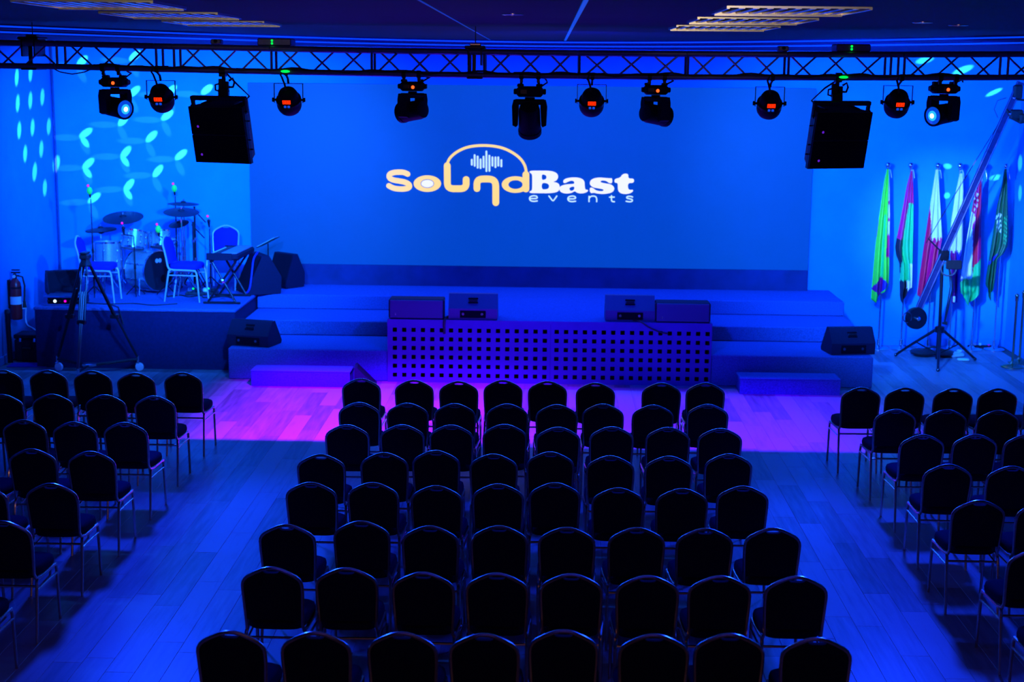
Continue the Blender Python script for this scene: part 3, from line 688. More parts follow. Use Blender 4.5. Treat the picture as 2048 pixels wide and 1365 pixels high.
# ------------------------------------------------------------------ par cans
SEG = [((0, .9), (.5, .9)), ((0, 0), (.5, 0)), ((0, .45), (.5, .45)), ((0, .45), (0, .9)), ((.5, .45), (.5, .9)), ((0, 0), (0, .45)), ((.5, 0), (.5, .45))]
def par_can(x, z, label):
    t = thing('par_can', label, 'stage light', (x, TY, z), 0, 'par cans under the truss')
    A = Matrix.Rotation(R(-90-48), 4, 'X')            # lathe axis: towards the stage and down
    bd = part('housing', M['black_paint'], t, lambda b: b.lathe([(.01, -.13), (.05, -.125), (.082, -.105), (.098, -.07), (.103, -.02), (.105, -.015), (.118, -.005), (.124, .03), (.122, .07), (.114, .10), (.10, .125), (.094, .13), (.088, .118)], 24, A))
    part('lens', M['lens_ring'], bd, lambda b: b.lathe([(.089, .119), (.03, .124)], 20, A, False, True))
    part('rim_band', M['black_metal'], bd, lambda b: b.lathe([(.104, -.02), (.125, -.012), (.127, .012), (.122, .016)], 24, A, False, False))
    T = Matrix.Rotation(R(22), 4, 'X') @ Matrix.Translation((0, -.118, .0))
    def digits(b):
        for k in range(3):
            for (p, q) in SEG:
                b.box((-.036+k*.027+(p[0]+q[0])*.018, -.012, .012+(p[1]+q[1])*.018), (abs(q[0]-p[0])*.036+.005, .006, abs(q[1]-p[1])*.036+.005), T)
    part('display_window', M['hole'], bd, lambda b: b.cbox((0, -.004, .026), (.1, .012, .05), .003, T))
    part('red_digits', M['red_led'], bd, digits, 0)
    part('button', M['lens_ring'], bd, lambda b: [b.cbox((s*.018, -.006, -.022), (.024, .012, .022), .003, T) for s in (-1, 1)])
    zt = zb(x)-z
    part('bracket', M['black_metal'], t, lambda b: [b.box((s*.142, 0, .065), (.006, .026, .19)) for s in (-1, 1)]+[b.box((0, 0, .16), (.29, .026, .006))])
    for s in (-1, 1): part('knob', M['rubber'], t, lambda b: [b.lathe([(.012, 0), (.012, .03), (.022, .03), (.022, .045)], 10, ALONG((s*.118, 0, 0), (s, 0, 0)))])
    part('clamp', M['black_metal'], t, lambda b: [b.tube([(0, 0, .16), (0, -.03, zt-.06), (0, -TD/2, zt-.03)], .012, 6), b.lathe([(.034, -.018), (.034, .018)], 12, ALONG((0, -TD/2, zt), (1, 0, 0)))])
    part('power_cable', M['cable'], t, lambda b: b.tube([(-.01, -.09, .085), (-.02, -.10, .15), (-.045, -.11, .22), (-.05, -TD/2-.02, zt-.03), (-.03, -TD/2-.028, zt+.02), (.12, -TD/2-.026, zt+.026)], .010, 6))
for x, z, l in ((-3.84, 3.785, 'black par can with red digits beside the lit drum-side moving head'), (-2.57, 3.77, 'black par can with red digits between drum-side speakers and screen corner'), (.43, 3.79, 'black par can with red digits above the logo, near truss middle'),
                (2.18, 3.785, 'black par can with red digits, inner side of flag-side speakers'), (3.43, 3.81, 'black par can with red digits, outer side of flag-side speakers')):
    par_can(x, z, l)

# ------------------------------------------------------------------ flown speaker clusters
def cluster(x, s, label):
    t = thing('line_array', label, 'speaker', (x, TY-.05, 3.70 if s < 0 else 3.715), 0, 'flown speaker clusters')
    T = Matrix.Rotation(R(s*20), 4, 'Z') @ Matrix.Rotation(R(12), 4, 'X')
    w, h, d = .615, .28, .36
    for k in range(2):
        zc = .035-h/2-k*(h+.004)
        cb = part('speaker_cabinet', M['cabinet'], t, lambda b: b.rings([[(sx*ww, yy, zc-h/2*kk) for sx, ww, yy in ((-1, w/2, -d/2), (1, w/2, -d/2), (1, w/2*.52, d/2), (-1, w/2*.52, d/2))] for kk in (1, -1)], T), 20)
        part('grille', M['grille'], cb, lambda b: b.cbox((0, -d/2-.006, zc), (w-.012, .016, h-.012), .004, T))
        part('badge', M['violet_led'], cb, lambda b: b.lathe([(.014, 0), (.012, .004)], 10, T @ ALONG((-w/2+.09, -d/2-.012, zc-.055), (0, -1, 0))))
        for q in (-1, 1): part('rigging_plate', M['black_metal'], cb, lambda b: [b.cbox((q*(w/2*.93+.006), -.125, zc), (.02, .05, h+.02), .003, T)]+[b.lathe([(.007, -.03), (.007, .03)], 8, T @ ALONG((q*(w/2*.93+.014), -.13+.02*j, zc+.09-.1*j), (1, 0, 0))) for j in (0, 1)])
    fr = part('bumper_frame', M['black_metal'], t, lambda b: [b.cbox((0, -.10, .105), (w+.01, .05, .042), .006, T), b.cbox((0, .10, .06), (w-.3, .04, .03), .006, T)]+[b.cbox((q*(w/2-.012), -.10, .03), (.028, .045, .15), .005, T) for q in (-1, 1)]+[b.cbox((q*(w/2-.13), 0, .05), (.03, .26, .02), .004, T) for q in (-1, 1)])
    zt = zb(x)-3.705
    def hanger(b):
        b.cbox((0, -.04, .135), (.1, .09, .08), .01); b.cbox((-.03, -.02, .20), (.045, .05, .14), .008); b.cbox((.035, -.04, .19), (.03, .06, .11), .006)
        b.tube([(0, -.03, .1), (0, -.03, zt)], .02, 8); b.lathe([(.038, -.03), (.038, .03)], 12, ALONG((0, -TD/2+.05, zt), (1, 0, 0))); b.cbox((0, -.06, zt-.04), (.06, .12, .03), .006)
        b.tube([(.05, -.03, .25), (.09, -.03, .275), (.105, -.03, .235), (.09, -.03, .19), (.05, -.03, .19)], .011, 6)
        b.tube([(-.05, -.03, .22), (-.085, -.03, .21), (-.085, -.03, .16), (-.05, -.03, .15)], .009, 6)
    part('hanging_clamp', M['black_metal'], t, hanger)
    part('signal_cable', M['cable'], t, lambda b: b.tube([(s*-.02, .2, -.1), (s*-.2, .22, .1), (s*-.1, .1, .22), (.02, 0, zt-.02)], .009, 6))
cluster(-3.195, -1, 'two black line-array cabinets hung from the truss at drum-kit side')
cluster(2.82, 1, 'two black line-array cabinets hung from the truss at flag side')
tag(part('truss_cable', M['cable'], None, lambda b: [b.tube([(x, TY-TD/2-.022, zb(x)+.02+.012*math.sin(x*7)+.008*math.sin(x*17)) for x in [-4.4+.07*i for i in range(int(8.6/.07))]], .009, 6)]), 'black power cable run along the lower front chord of the truss', 'cable')
tag(part('safety_wire', M['cable'], None, lambda b: b.tube([(-4.86, TY-TD/2, zb(-4.8)-.02), (-4.80, TY-TD/2, 4.02), (-4.68, TY-TD/2, 4.0), (-4.56, TY-TD/2, 4.02), (-4.5, TY-TD/2, zb(-4.5)-.02)], .006, 6)), 'thin black safety wire sagging below truss at its drum end', 'cable')

# ------------------------------------------------------------------ floor monitors and front boxes on the stage
def wedge(loc, rz, label, w=.62, d=.42, h=.32, mt=None, k=1.0, tilt=0):
    """back of the monitor looks along -y at rz = 0: upright rear with connector plate, sloping top rear with a handle."""
    t = thing('stage_monitor', label, 'speaker', loc, rz, 'wedge monitors')
    mt = mt or M['black_paint']
    # profile in (y, z): rear bottom, rear mid, top, front bottom
    prof = [(-d/2, .0), (-d/2-.015, h*.44), (-d*.18, h), (d*.02, h), (d/2, .04), (d/2-.02, 0)]
    def body(b): b.rings([[(x*w/2, y, z) for y, z in prof] for x in (-1, 1)])
    part('cabinet', mt, t, body, 20)
    n = Vector((0, -(h*.56), d*.32)).normalized()
    e = Vector((0, d*.32+.015, h*.56)).normalized()
    mid = Vector((0, (-d/2-.015-d*.18)/2, h*.74))
    T = Matrix(((1, 0, 0, 0), (0, e.y, n.y, 0), (0, e.z, n.z, 0), (0, 0, 0, 1))); T.translation = mid
    part('handle', M['hole'], t, lambda b: [b.cbox((0, .035, .001), (.13, .022, .012), .004, T), b.cbox((0, -.028, .001), (.13, .022, .012), .004, T)])
    part('handle_grip', M['black_metal'], t, lambda b: b.cbox((0, .003, .006), (.11, .03, .018), .006, T))
    pl = part('connector_plate', M['hole'], t, lambda b: b.cbox((0, -d/2-.010, h*.22), (.34, .012, h*.30), .003))
    part('connector', M['steel'], pl, lambda b: [b.lathe([(.018, 0), (.018, .012), (.010, .012)], 12, ALONG((x, -d/2-.014, h*.23), (0, -1, 0))) for x in (-.13, .12)])
    part('grille', M['grille'], t, lambda b: b.add([(-w/2+.02, d*.04+.012, h-.01), (w/2-.02, d*.04+.012, h-.01), (w/2-.02, d/2+.004, .05), (-w/2+.02, d/2+.004, .05)], [(3, 2, 1, 0)]))
    part('rubber_feet', M['rubber'], t, lambda b: [b.box((x*w*.42, y, -.002), (.05, .03, .008)) for x in (-1, 1) for y in (-d*.4, d*.38)])
    return t
wedge((-.95, 19.70, .8465), 0, 'black wedge monitor on stage edge, drum half, rear handle and sockets showing', .645, .40, .325, M['blue_grille'])
wedge((1.12, 19.73, .8465), 0, 'black wedge monitor on stage edge, flag half, rear handle and sockets showing', .65, .40, .325, M['blue_grille'])
wedge((-3.90, 19.80, .426), R(-16), 'black wedge monitor on the lowest tier beside the drum riser', .60, .40, .33)
wedge((4.05, 19.82, .426), R(9), 'black wedge monitor on the lowest tier at the flag end', .60, .42, .345)
def front_box(x0, x1, label):
    t = thing('front_fill_speaker', label, 'speaker', ((x0+x1)/2, 19.62, .845), 0, 'front fill speakers'); w = x1-x0; h = .262
    part('cabinet', M['black_paint'], t, lambda b: b.cbox((0, .01, h/2), (w, .28, h), .010))
    part('grille', M['blue_grille'], t, lambda b: b.cbox((0, -.135, h/2), (w-.02, .02, h-.02), .006))
    part('badge', M['steel'], t, lambda b: b.cbox((-w/2+.085, -.147, .065), (.014, .004, .034), .001))
    part('end_plate', M['black_metal'], t, lambda b: [b.cbox((q*(w/2+.004), -.06, h/2), (.01, .08, h-.03), .003) for q in (-1, 1)])
front_box(-2.055, -1.335, 'low black front-fill speaker with small badge on stage edge, drum half')
front_box(1.455, 2.165, 'low black front-fill speaker with small badge on stage edge, flag half')
def small_wedge(b):
    b.prism([(-.11, .0), (-.11, .27), (-.085, .285), (.17, .03), (.17, 0)], -.16, .16)
t = thing('floor_speaker', 'small black wedge speaker on the floor beside the perforated panel', 'speaker', (-2.36, 19.14, .001), R(4))
part('cabinet', M['black_paint'], t, small_wedge, 20)
part('grille', M['grille'], t, lambda b: b.add([(-.07, -.14, .275), (.15, -.14, .055), (.15, .14, .055), (-.07, .14, .275)], [(0, 1, 2, 3)]))
def cable(name, pts, label, m='cable', r=.008, n=10):
    P = [Vector(p) for p in pts]; out = []
    for i in range(len(P)-1):
        p0, p1, p2, p3 = P[max(i-1, 0)], P[i], P[i+1], P[min(i+2, len(P)-1)]
        for k in range(n):
            u = k/n; out.append(.5*((2*p1)+(-p0+p2)*u+(2*p0-5*p1+4*p2-p3)*u*u+(-p0+3*p1-3*p2+p3)*u**3))
    out.append(P[-1]); return tag(part(name, M[m], None, lambda b: b.tube(out, r, 6)), label, 'cable')
cable('stage_cable', [(-1.2, 19.75, .86), (-1.28, 19.6, .862), (-1.31, 19.47, .866), (-1.32, 19.43, .83), (-1.325, 19.436, .76), (-1.32, 19.438, .66)], 'black cable dropping over stage edge beside the drum-half front speaker', r=.016)
cable('stage_cable', [(1.15, 19.55, .856), (1.25, 19.46, .856), (1.36, 19.44, .79), (1.5, 19.445, .725), (1.62, 19.445, .70)], 'black cable drooping across the perforated panel under flag-half monitor', r=.010)

# ------------------------------------------------------------------ flags
def lerp_tab(tab, y):
    if y <= tab[0][0]: return tab[0][1]
    for (a, p), (c, q) in zip(tab, tab[1:]):
        if y <= c: return p+(q-p)*(y-a)/(c-a)
    return tab[-1][1]
def flag(x, y, label, px, left, right, bot, colour, palette, folds=3.2, amp=.035):
    """Outlines are drawn on a grid of 7.43 mm units; px is the pole's own abscissa on that grid."""
    U = .00743; t = thing('flag', label, 'flag', (x, y, 0), 0, 'flags on stands by the wall')
    part('base', M['steel'], t, lambda b: b.lathe([(.16, 0.001), (.16, .012), (.14, .025), (.05, .034), (.03, .06), (.022, .062)], 24))
    part('collar', M['steel'], t, lambda b: b.lathe([(.021, .06), (.028, .065), (.028, .10), (.021, .105), (.027, .11), (.027, .15), (.019, .155)], 14))
    part('pole', M['steel'], t, lambda b: b.tube([(0, 0, .1), (0, 0, 2.71)], .0125, 10))
    part('ball_finial', M['steel'], t, lambda b: [b.sphere((0, 0, 2.765), .045, 16), b.lathe([(.02, 2.70), (.024, 2.72), (.012, 2.735)], 10)])
    part('cord', M['flag_fwhite'], t, lambda b: b.tube([(.0, -.015, 2.69), (.03, -.03, 2.70), (.045, -.035, 2.64), (.055, -.03, 2.58)], .004, 5))
    nu, nv = 30, 64; y0 = left[0][0]; vs = []; fs = []; mi = []
    seed = random.random()*6
    def P(i, j):
        u = i/nu; yb_ = lerp_tab(bot, u); yy = y0+(yb_-y0)*(j/nv)
        xl, xr = lerp_tab(left, yy), lerp_tab(right, yy); xx = xl+(xr-xl)*u
        px_y = px-(yy-331)*.041
        w = (xr-xl)*U
        fy = -.03-amp*(.35+.65*(j/nv))*(1+math.sin(u*folds*2*PI+seed+.9*math.sin(j/nv*3)))-.02*math.sin(u*folds*4.6+j/nv*2.2+seed)*(j/nv)
        return ((xx-px_y)*U, fy, 2.77-(yy-331)*U), u, yy, xx
    for j in range(nv+1):
        for i in range(nu+1): vs.append(P(i, j)[0])
    for j in range(nv):
        for i in range(nu):
            a = j*(nu+1)+i; fs.append((a, a+1, a+nu+2, a+nu+1))
            _, u, yy, xx = P(i+.5, j+.5); mi.append(palette.index(colour(u, yy, xx)))
    b = MB(); b.v = vs; b.f = fs; b.m = mi
    o = b.build('cloth', [M['flag_'+p] for p in palette], t, 80)
    md = o.modifiers.new('thickness', 'SOLIDIFY'); md.thickness = .003
    return t
def c1(u, y, x):
    if u > .80 and y < 470:
        return 'magenta' if (402 < y < 409 or 437 < y < 443) else 'fwhite'
    if u > .78 and 470 <= y < 506: return 'magenta'
    if u > .72 and 495 <= y < 515: return 'magenta'
    if y > 556 and abs(y-575+(u-.4)*10) < 20*(1-abs(u-.48)/.5): return 'purple' if u < .62 else 'navy'
    if u < .05 and 440 < y < 475: return 'purple'
    return 'green' if .45 < u < .62 and y > 430 else 'lime'
flag(5.04, 22.42, 'lime green and white flag with a purple patch, furthest from the corner', 1771, [(339, 1767.5), (359, 1763), (434, 1753.6), (492, 1747), (562, 1741.6), (601, 1738.6)], [(339, 1771.5), (359, 1773), (434, 1774.5), (562, 1774.5), (600, 1770)], [(0, 601), (.25, 607), (.6, 590), (1, 574)], c1, ['lime', 'green', 'fwhite', 'magenta', 'purple', 'navy'], 2.2)
def c2(u, y, x):
    if y > 562: return 'fwhite' if x > 1813 else 'fblack'
    if x > 1822-(572-y)*.10 and 528 < y: return 'fwhite'
    if x < lerp_tab([(342, 1820), (417, 1813.5), (469, 1805.5), (500, 1803), (562, 1799)], y): return 'red' if y < 478 and u > .55 else ('magenta' if y < 478 else 'fblack')
    if y < 407: return 'magenta'
    return 'green'
flag(5.38, 22.43, 'red, green and black flag with white corner, second from the stage', 1819, [(342, 1818), (368, 1811), (446, 1798), (494, 1789), (512, 1791.6), (528, 1798.5), (594, 1799.5), (612, 1803)], [(342, 1821), (378, 1822.5), (400, 1823.4), (576, 1823), (588, 1815), (612, 1810)], [(0, 603), (.3, 612), (.55, 600), (1, 576)], c2, ['red', 'magenta', 'green', 'fblack', 'fwhite'], 2.4)
def c3(u, y, x):
    if y < 412 or (x > 1868+(y-412)*.02 and y < 478+4*math.sin(x)): return 'fwhite'
    return 'red' if math.sin(u*11) > .3 else 'magenta'
flag(5.78, 22.44, 'white over red flag hanging behind the jib counterweight', 1883, [(339, 1877.5), (412, 1867.7), (500, 1856), (587, 1845)], [(339, 1882), (412, 1887), (478, 1891.6), (500, 1888), (560, 1878), (590, 1870)], [(0, 592), (.45, 600), (.8, 583), (1, 568)], c3, ['fwhite', 'red', 'magenta'], 2.3)
def c4(u, y, x):
    if y < 498+9*abs(((u*4) % 1)-.5)*2: return 'fwhite'
    return 'purple' if u < .5 else 'navy'
flag(6.11, 22.45, 'white flag with serrated dark purple lower part, behind the jib arm', 1926.5, [(346, 1924), (389.5, 1915.6), (446, 1909), (507, 1909), (548, 1912), (608, 1913)], [(346, 1929), (378, 1932), (482, 1932.6), (548, 1927), (605, 1922)], [(0, 608), (1, 604)], c4, ['fwhite', 'purple', 'navy'], 2.0)
def c5(u, y, x):
    if y > 557+(x-1945)*-.25 and x < 1962: return 'green'
    if y > 514+(1971-x)*1.35 and x >= 1956: return 'green'
    if x < lerp_tab([(416, 1945), (421, 1951), (430, 1957), (437, 1957.5), (450, 1953), (537, 1952.5), (558, 1961)], y) and y > 420: return 'fwhite'
    for ex, ey in ((1958, 378), (1961, 388), (1956.5, 396), (1962, 399), (1956, 408), (1961, 410), (1956, 418)):
        if (x-ex)**2+((y-ey)*.6)**2 < 3.4: return 'fwhite'
    return 'red' if math.sin(u*9+2) > .2 else 'magenta'
flag(6.45, 22.46, 'red, white and green flag with white emblem, next to the jib arm', 1973, [(358, 1964), (376, 1957.6), (421, 1949.7), (492, 1938), (564, 1929), (594, 1931)], [(358, 1967.5), (378, 1970), (537, 1971), (589, 1969), (606, 1960)], [(0, 585), (.28, 597), (.5, 614), (.75, 604), (1, 586)], c5, ['fwhite', 'red', 'magenta', 'green'], 2.6)
def c6(u, y, x):
    if 424 < y < 462 and 1998 < x < 2008 and math.sin((y+x*1.6)*.62) > .25: return 'fwhite'
    if 430 < y < 486 and 2013 < x < 2019 and math.sin((y-x*1.1)*.75) > .55: return 'green'
    if abs(y-(520-(x-1990)*1.0)) < 3 and x < 2004: return 'navy'
    return 'dgreen'
flag(6.79, 22.47, 'dark green flag with white script, in the wall corner', 2017, [(337, 2012), (373, 2007.6), (405, 2000.8), (507, 1987), (566, 1980), (602, 1987)], [(337, 2016), (373, 2019), (469, 2024.6), (492, 2022), (507, 2014), (516, 2003), (566, 1997), (600, 1991)], [(0, 570), (.5, 602), (1, 574)], c6, ['dgreen', 'fwhite', 'green', 'navy'], 2.8)

# ------------------------------------------------------------------ camera jib on its tripod
jb = thing('camera_jib', 'black camera jib with long arm and counterweight on a tripod before the flags', 'camera crane', (5.70, 21.5, 0))
part('column', M['black_metal'], jb, lambda b: [b.tube([(0, 0, .03), (0, 0, .5)], .034, 12), b.tube([(0, 0, .5), (-.02, 0, 1.52)], .024, 12), b.lathe([(.06, .42), (.07, .43), (.07, .50), (.05, .51)], 16)])
for e in ((-.53, .33, 0), (.56, .08, 0), (-.20, -.80, 0)):
    part('leg', M['black_metal'], jb, lambda b: [b.tube([(e[0]*.08, e[1]*.08, .46), (e[0]*.55, e[1]*.55, .245), (e[0], e[1], .025)], [.022, .020, .018], 8), b.sphere((e[0], e[1], .024), .025, 8)])
    part('strut', M['black_metal'], jb, lambda b: b.tube([(0, 0, .10), (e[0]*.55, e[1]*.55, .25)], .010, 6))
part('tension_knob', M['rubber'], jb, lambda b: b.tube([(.03, -.01, .56), (.10, -.02, .56)], [.012, .028], 10))
A0, A1 = Vector((-.32, -.02, .78)), Vector((.90, -.05, 4.0))
ax = (A1-A0).normalized(); sd = Vector((ax.z, 0, -ax.x))
part('boom_arm', mat('navy_arm_paint', (.02, .026, .12), .45, .2, noise=.15), jb, lambda b: [b.box((0, 0, (A1-A0).length/2), (.085, .06, (A1-A0).length), Matrix(((sd.x, 0, ax.x, A0.x), (sd.y, 1, ax.y, A0.y), (sd.z, 0, ax.z, A0.z), (0, 0, 0, 1))))]+[b.tube([A0+sd*q+Vector((0, -.034, 0)), A1+sd*q+Vector((0, -.034, 0))], .012, 8) for q in (-.04, .04)]+[b.tube([A0+ax*(.3*k)-sd*.05+Vector((0, -.03, 0)), A0+ax*(.3*k)+sd*.05+Vector((0, -.03, 0))], .014, 6) for k in range(1, 11)])
part('pivot_head', M['black_metal'], jb, lambda b: [b.cbox((-.01, -.02, 1.55), (.14, .12, .16), .02), b.lathe([(.05, -.09), (.05, .09)], 14, ALONG((-.01, -.02, 1.57), (0, 1, 0)))])
part('pan_bar', M['black_metal'], jb, lambda b: b.tube([(-.02, -.02, 1.57), (-.25, -.08, 1.78), (-.26, -.08, 1.80)], .011, 6))
cw = part('counterweight', M['black_metal'], jb, lambda b: [b.lathe([(.02, -.05), (.15, -.05), (.16, -.03), (.16, .03), (.15, .05), (.02, .05)], 24, ALONG(A0+Vector((-.05, -.07, -.14)), (.25, -1, .1))), b.tube([A0+Vector((-.04, -.02, -.13)), A0], .022, 8)])
part('weight_handle', M['steel'], cw, lambda b: b.tube([A0+Vector((-.19+.06*math.cos(k*PI/6), -.14, -.12+.075*math.sin(k*PI/6))) for k in range(12)], .009, 6, None, True))
part('weight_knob', M['steel'], cw, lambda b: b.lathe([(.03, 0), (.03, .06), (.015, .07)], 12, ALONG(A0+Vector((-.05, -.12, -.14)), (.25, -1, .1))))
part('monitor_bracket', M['grey_metal'], jb, lambda b: b.tube([(.05+.11*math.cos(k*PI/7), -.10, 1.36+.10*math.sin(k*PI/7)) for k in range(14)], .012, 6, None, True))
part('remote_monitor', M['black'], jb, lambda b: b.cbox((.12, -.10, 1.42), (.22, .04, .13), .01))
def head(b):
    b.cbox((.86, -.08, 3.86), (.12, .12, .20), .02); b.cbox((.86, -.07, 3.55), (.18, .14, .14), .02); b.cbox((1.0, -.12, 3.5), (.22, .14, .13), .02)
    b.tube([(.72, -.08, 3.62), (.80, -.09, 3.50), (.92, -.1, 3.44), (1.05, -.1, 3.46)], .02, 8); b.tube([(.80, -.06, 3.76), (1.15, -.06, 3.74)], .016, 8)
    b.lathe([(.05, 0), (.055, .10), (.045, .11)], 14, ALONG((1.02, -.16, 3.5), (.3, -1, -.4)))
hd = part('camera_head', M['black'], jb, head)
part('head_bolt', M['steel'], hd, lambda b: [b.sphere((.80, -.14, 3.78), .025, 10), b.sphere((.76, -.14, 3.56), .02, 10)])
part('guy_wire', M['cable'], jb, lambda b: [b.tube([(-.28, -.05, 1.72), (.05, -.05, 2.35), (.38, -.05, 2.95), (.74, -.05, 3.6)], .006, 5), b.tube([(.62, -.05, 3.5), (.56, -.05, 3.62), (.6, -.05, 3.74), (.72, -.05, 3.78)], .006, 5)])
part('hanging_cables', M['cable'], jb, lambda b: [b.tube([(.05, -.06, 1.48), (.10+.03*k, -.07, 1.1), (.06+.02*k, -.07, .75), (.05, -.05, .55)], .009, 6) for k in (0, 1)])
part('cable_tie', M['white'], jb, lambda b: b.cbox((.16, -.08, .92), (.03, .03, .09), .008))
t = thing('sandbag', 'black soft bag lying under the jib tripod', 'bag', (5.72, 21.9, 0))
part('bag_body', M['black'], t, lambda b: [b.sphere((-.14, 0, .055), .19, 16, None, .3), b.sphere((.16, -.02, .05), .17, 16, None, .3)])
part('strap', M['rubber'], t, lambda b: b.tube([(-.14, -.04, .10), (0, -.06, .15), (.16, -.04, .095)], .014, 6))
t = thing('paper_pack', 'crumpled white pack on the floor beside the black bag', 'pack', (6.05, 21.85, 0.001), R(20))
part('wrapper', M['paper'], t, lambda b: [b.cbox((0, 0, .035), (.22, .15, .07), .02), b.cbox((.08, 0, .085), (.08, .10, .04), .014)])
t = thing('paper_pack', 'flat white packet on the floor in front of the crumpled pack', 'pack', (6.08, 21.55, 0.001), R(-10))
part('wrapper', M['paper'], t, lambda b: b.cbox((0, 0, .018), (.17, .09, .034), .012))
for x, y, h, w in ((6.66, 21.12, 1.0, 'closest to the audience'), (6.86, 21.45, 1.0, 'closest to the dark green flag')):
    t = thing('stanchion', 'slim brass rope post by the flag-side wall, ' + w, 'barrier post', (x, y, 0), 0, 'brass rope posts')
    part('foot', M['brass'], t, lambda b: b.lathe([(.16, .001), (.16, .012), (.13, .03), (.04, .05), (.026, .08), (.02, .085)], 24))
    part('post', M['brass'], t, lambda b: b.tube([(0, 0, .08), (0, 0, h)], .0185, 12))
    part('knob', M['brass'], t, lambda b: [b.lathe([(.026, h-.05), (.026, h)], 12), b.sphere((0, 0, h+.025), .033, 12)])
t = thing('power_strip', 'dark power strip with plugs at the wall foot behind the flags', 'power strip', (6.62, 22.62, 0.001), R(2))
part('strip_body', M['black'], t, lambda b: b.cbox((0, 0, .022), (.36, .06, .042), .008))
part('plug', M['white'], t, lambda b: [b.cbox((x, -.01, .06), (.035, .035, .04), .008) for x in (-.08, .0)])
part('switch', M['violet_led'], t, lambda b: b.cbox((.13, -.02, .05), (.03, .02, .02), .004))

# ------------------------------------------------------------------ drum kit on the riser
ZR = .8445
def hoop(b, r, z, T): b.lathe([(r+.004, z-.014), (r+.011, z-.012), (r+.011, z+.012), (r+.004, z+.014), (r-.006, z+.012)], 28, T, False, False)
def drum(name, label, cat, loc, axis, r, L, lugs=6, group='drums of the kit', front=None, back=None):
    t = thing(name, label, cat, loc, 0, group); T = ALONG((0, 0, 0), axis)
    part('shell', M['shell'], t, lambda b: b.lathe([(r, -L/2), (r, L/2)], 28, T, False, False))
    part('hoop', M['steel'], t, lambda b: hoop(b, r, L/2, T)); part('hoop', M['steel'], t, lambda b: hoop(b, r, -L/2, T))
    part('drumhead', front or M['whitehead'], t, lambda b: b.lathe([(r-.001, L/2-.004), (r*.4, L/2)], 28, T, False, True))
    part('drumhead', back or M['whitehead'], t, lambda b: b.lathe([(r*.4, -L/2), (r-.001, -L/2+.004)], 28, T, True, False))
    for k in range(lugs):
        a = 2*PI*(k+.5)/lugs; c, s = math.cos(a), math.sin(a)
        part('lug', M['steel'], t, lambda b: [b.tube([(c*(r+.014), s*(r+.014), -L/2), (c*(r+.014), s*(r+.014), L/2)], .005, 5, T), b.sphere((c*(r+.014), s*(r+.014), L*.2), .016, 8, T, 1.6), b.sphere((c*(r+.014), s*(r+.014), -L*.2), .016, 8, T, 1.6)])
    return t
dirb = Vector((.84, -.54, 0)).normalized()
bdc = Vector((-5.62, 21.50, ZR+.325))-dirb*.2
bd = drum('bass_drum', 'large bass drum with black front head and small white emblem', 'drum', bdc, dirb, .285, .40, 8, front=M['drumhead'], back=M['whitehead'])
FT = ALONG(dirb*.202, dirb)
part('head_emblem', M['white'], bd, lambda b: [b.sphere((q*.03, .15, .001), .034, 10, FT, .06) for q in (-1, 1)])
part('head_port', M['hole'], bd, lambda b: b.lathe([(.055, .0), (.055, .003)], 16, FT @ TR((.09, -.12, 0))))
side = Vector((-dirb.y, dirb.x, 0))
for s in (-1, 1): part('spur', M['steel'], bd, lambda b: b.tube([side*s*.28+dirb*.1+Vector((0, 0, -.1)), side*s*.40+dirb*.22+Vector((0, 0, -.318))], .011, 6))
part('tom_post', M['steel'], bd, lambda b: [b.tube([Vector((0, 0, .28)), Vector((0, 0, .56))], .016, 8), b.tube([side*-.16+Vector((0, 0, .54)), side*.16+Vector((0, 0, .54))], .012, 6)])
drum('rack_tom', 'silver rack tom mounted over the bass drum, under the big cymbal', 'drum', (-5.97, 21.50, ZR+.775), (.05, .28, .95), .158, .24)
drum('rack_tom', 'smaller silver rack tom beside the mic with green foam', 'drum', (-5.60, 21.58, ZR+.785), (-.05, .28, .95), .138, .21)
ft = drum('floor_tom', 'silver floor tom on three legs behind the drum-side chair', 'drum', (-6.34, 21.45, ZR+.55), (0, .04, 1), .18, .38)
for a in (.5, 2.6, 4.7): part('leg', M['steel'], ft, lambda b: b.tube([(.20*math.cos(a), .20*math.sin(a), .08), (.205*math.cos(a), .205*math.sin(a), -.42), (.23*math.cos(a), .23*math.sin(a), -.545)], .008, 6))
sn = drum('snare_drum', 'shallow steel snare drum on a low stand behind the rack toms', 'drum', (-5.72, 22.3, ZR+.62), (0, -.05, 1), .175, .14)
part('stand', M['steel'], sn, lambda b: [b.tube([(0, 0, -.09), (0, 0, -.5)], .014, 8)]+[b.tube([(0, 0, -.4), (.26*math.cos(a), .26*math.sin(a), -.615)], .008, 6) for a in (.3, 2.4, 4.5)])
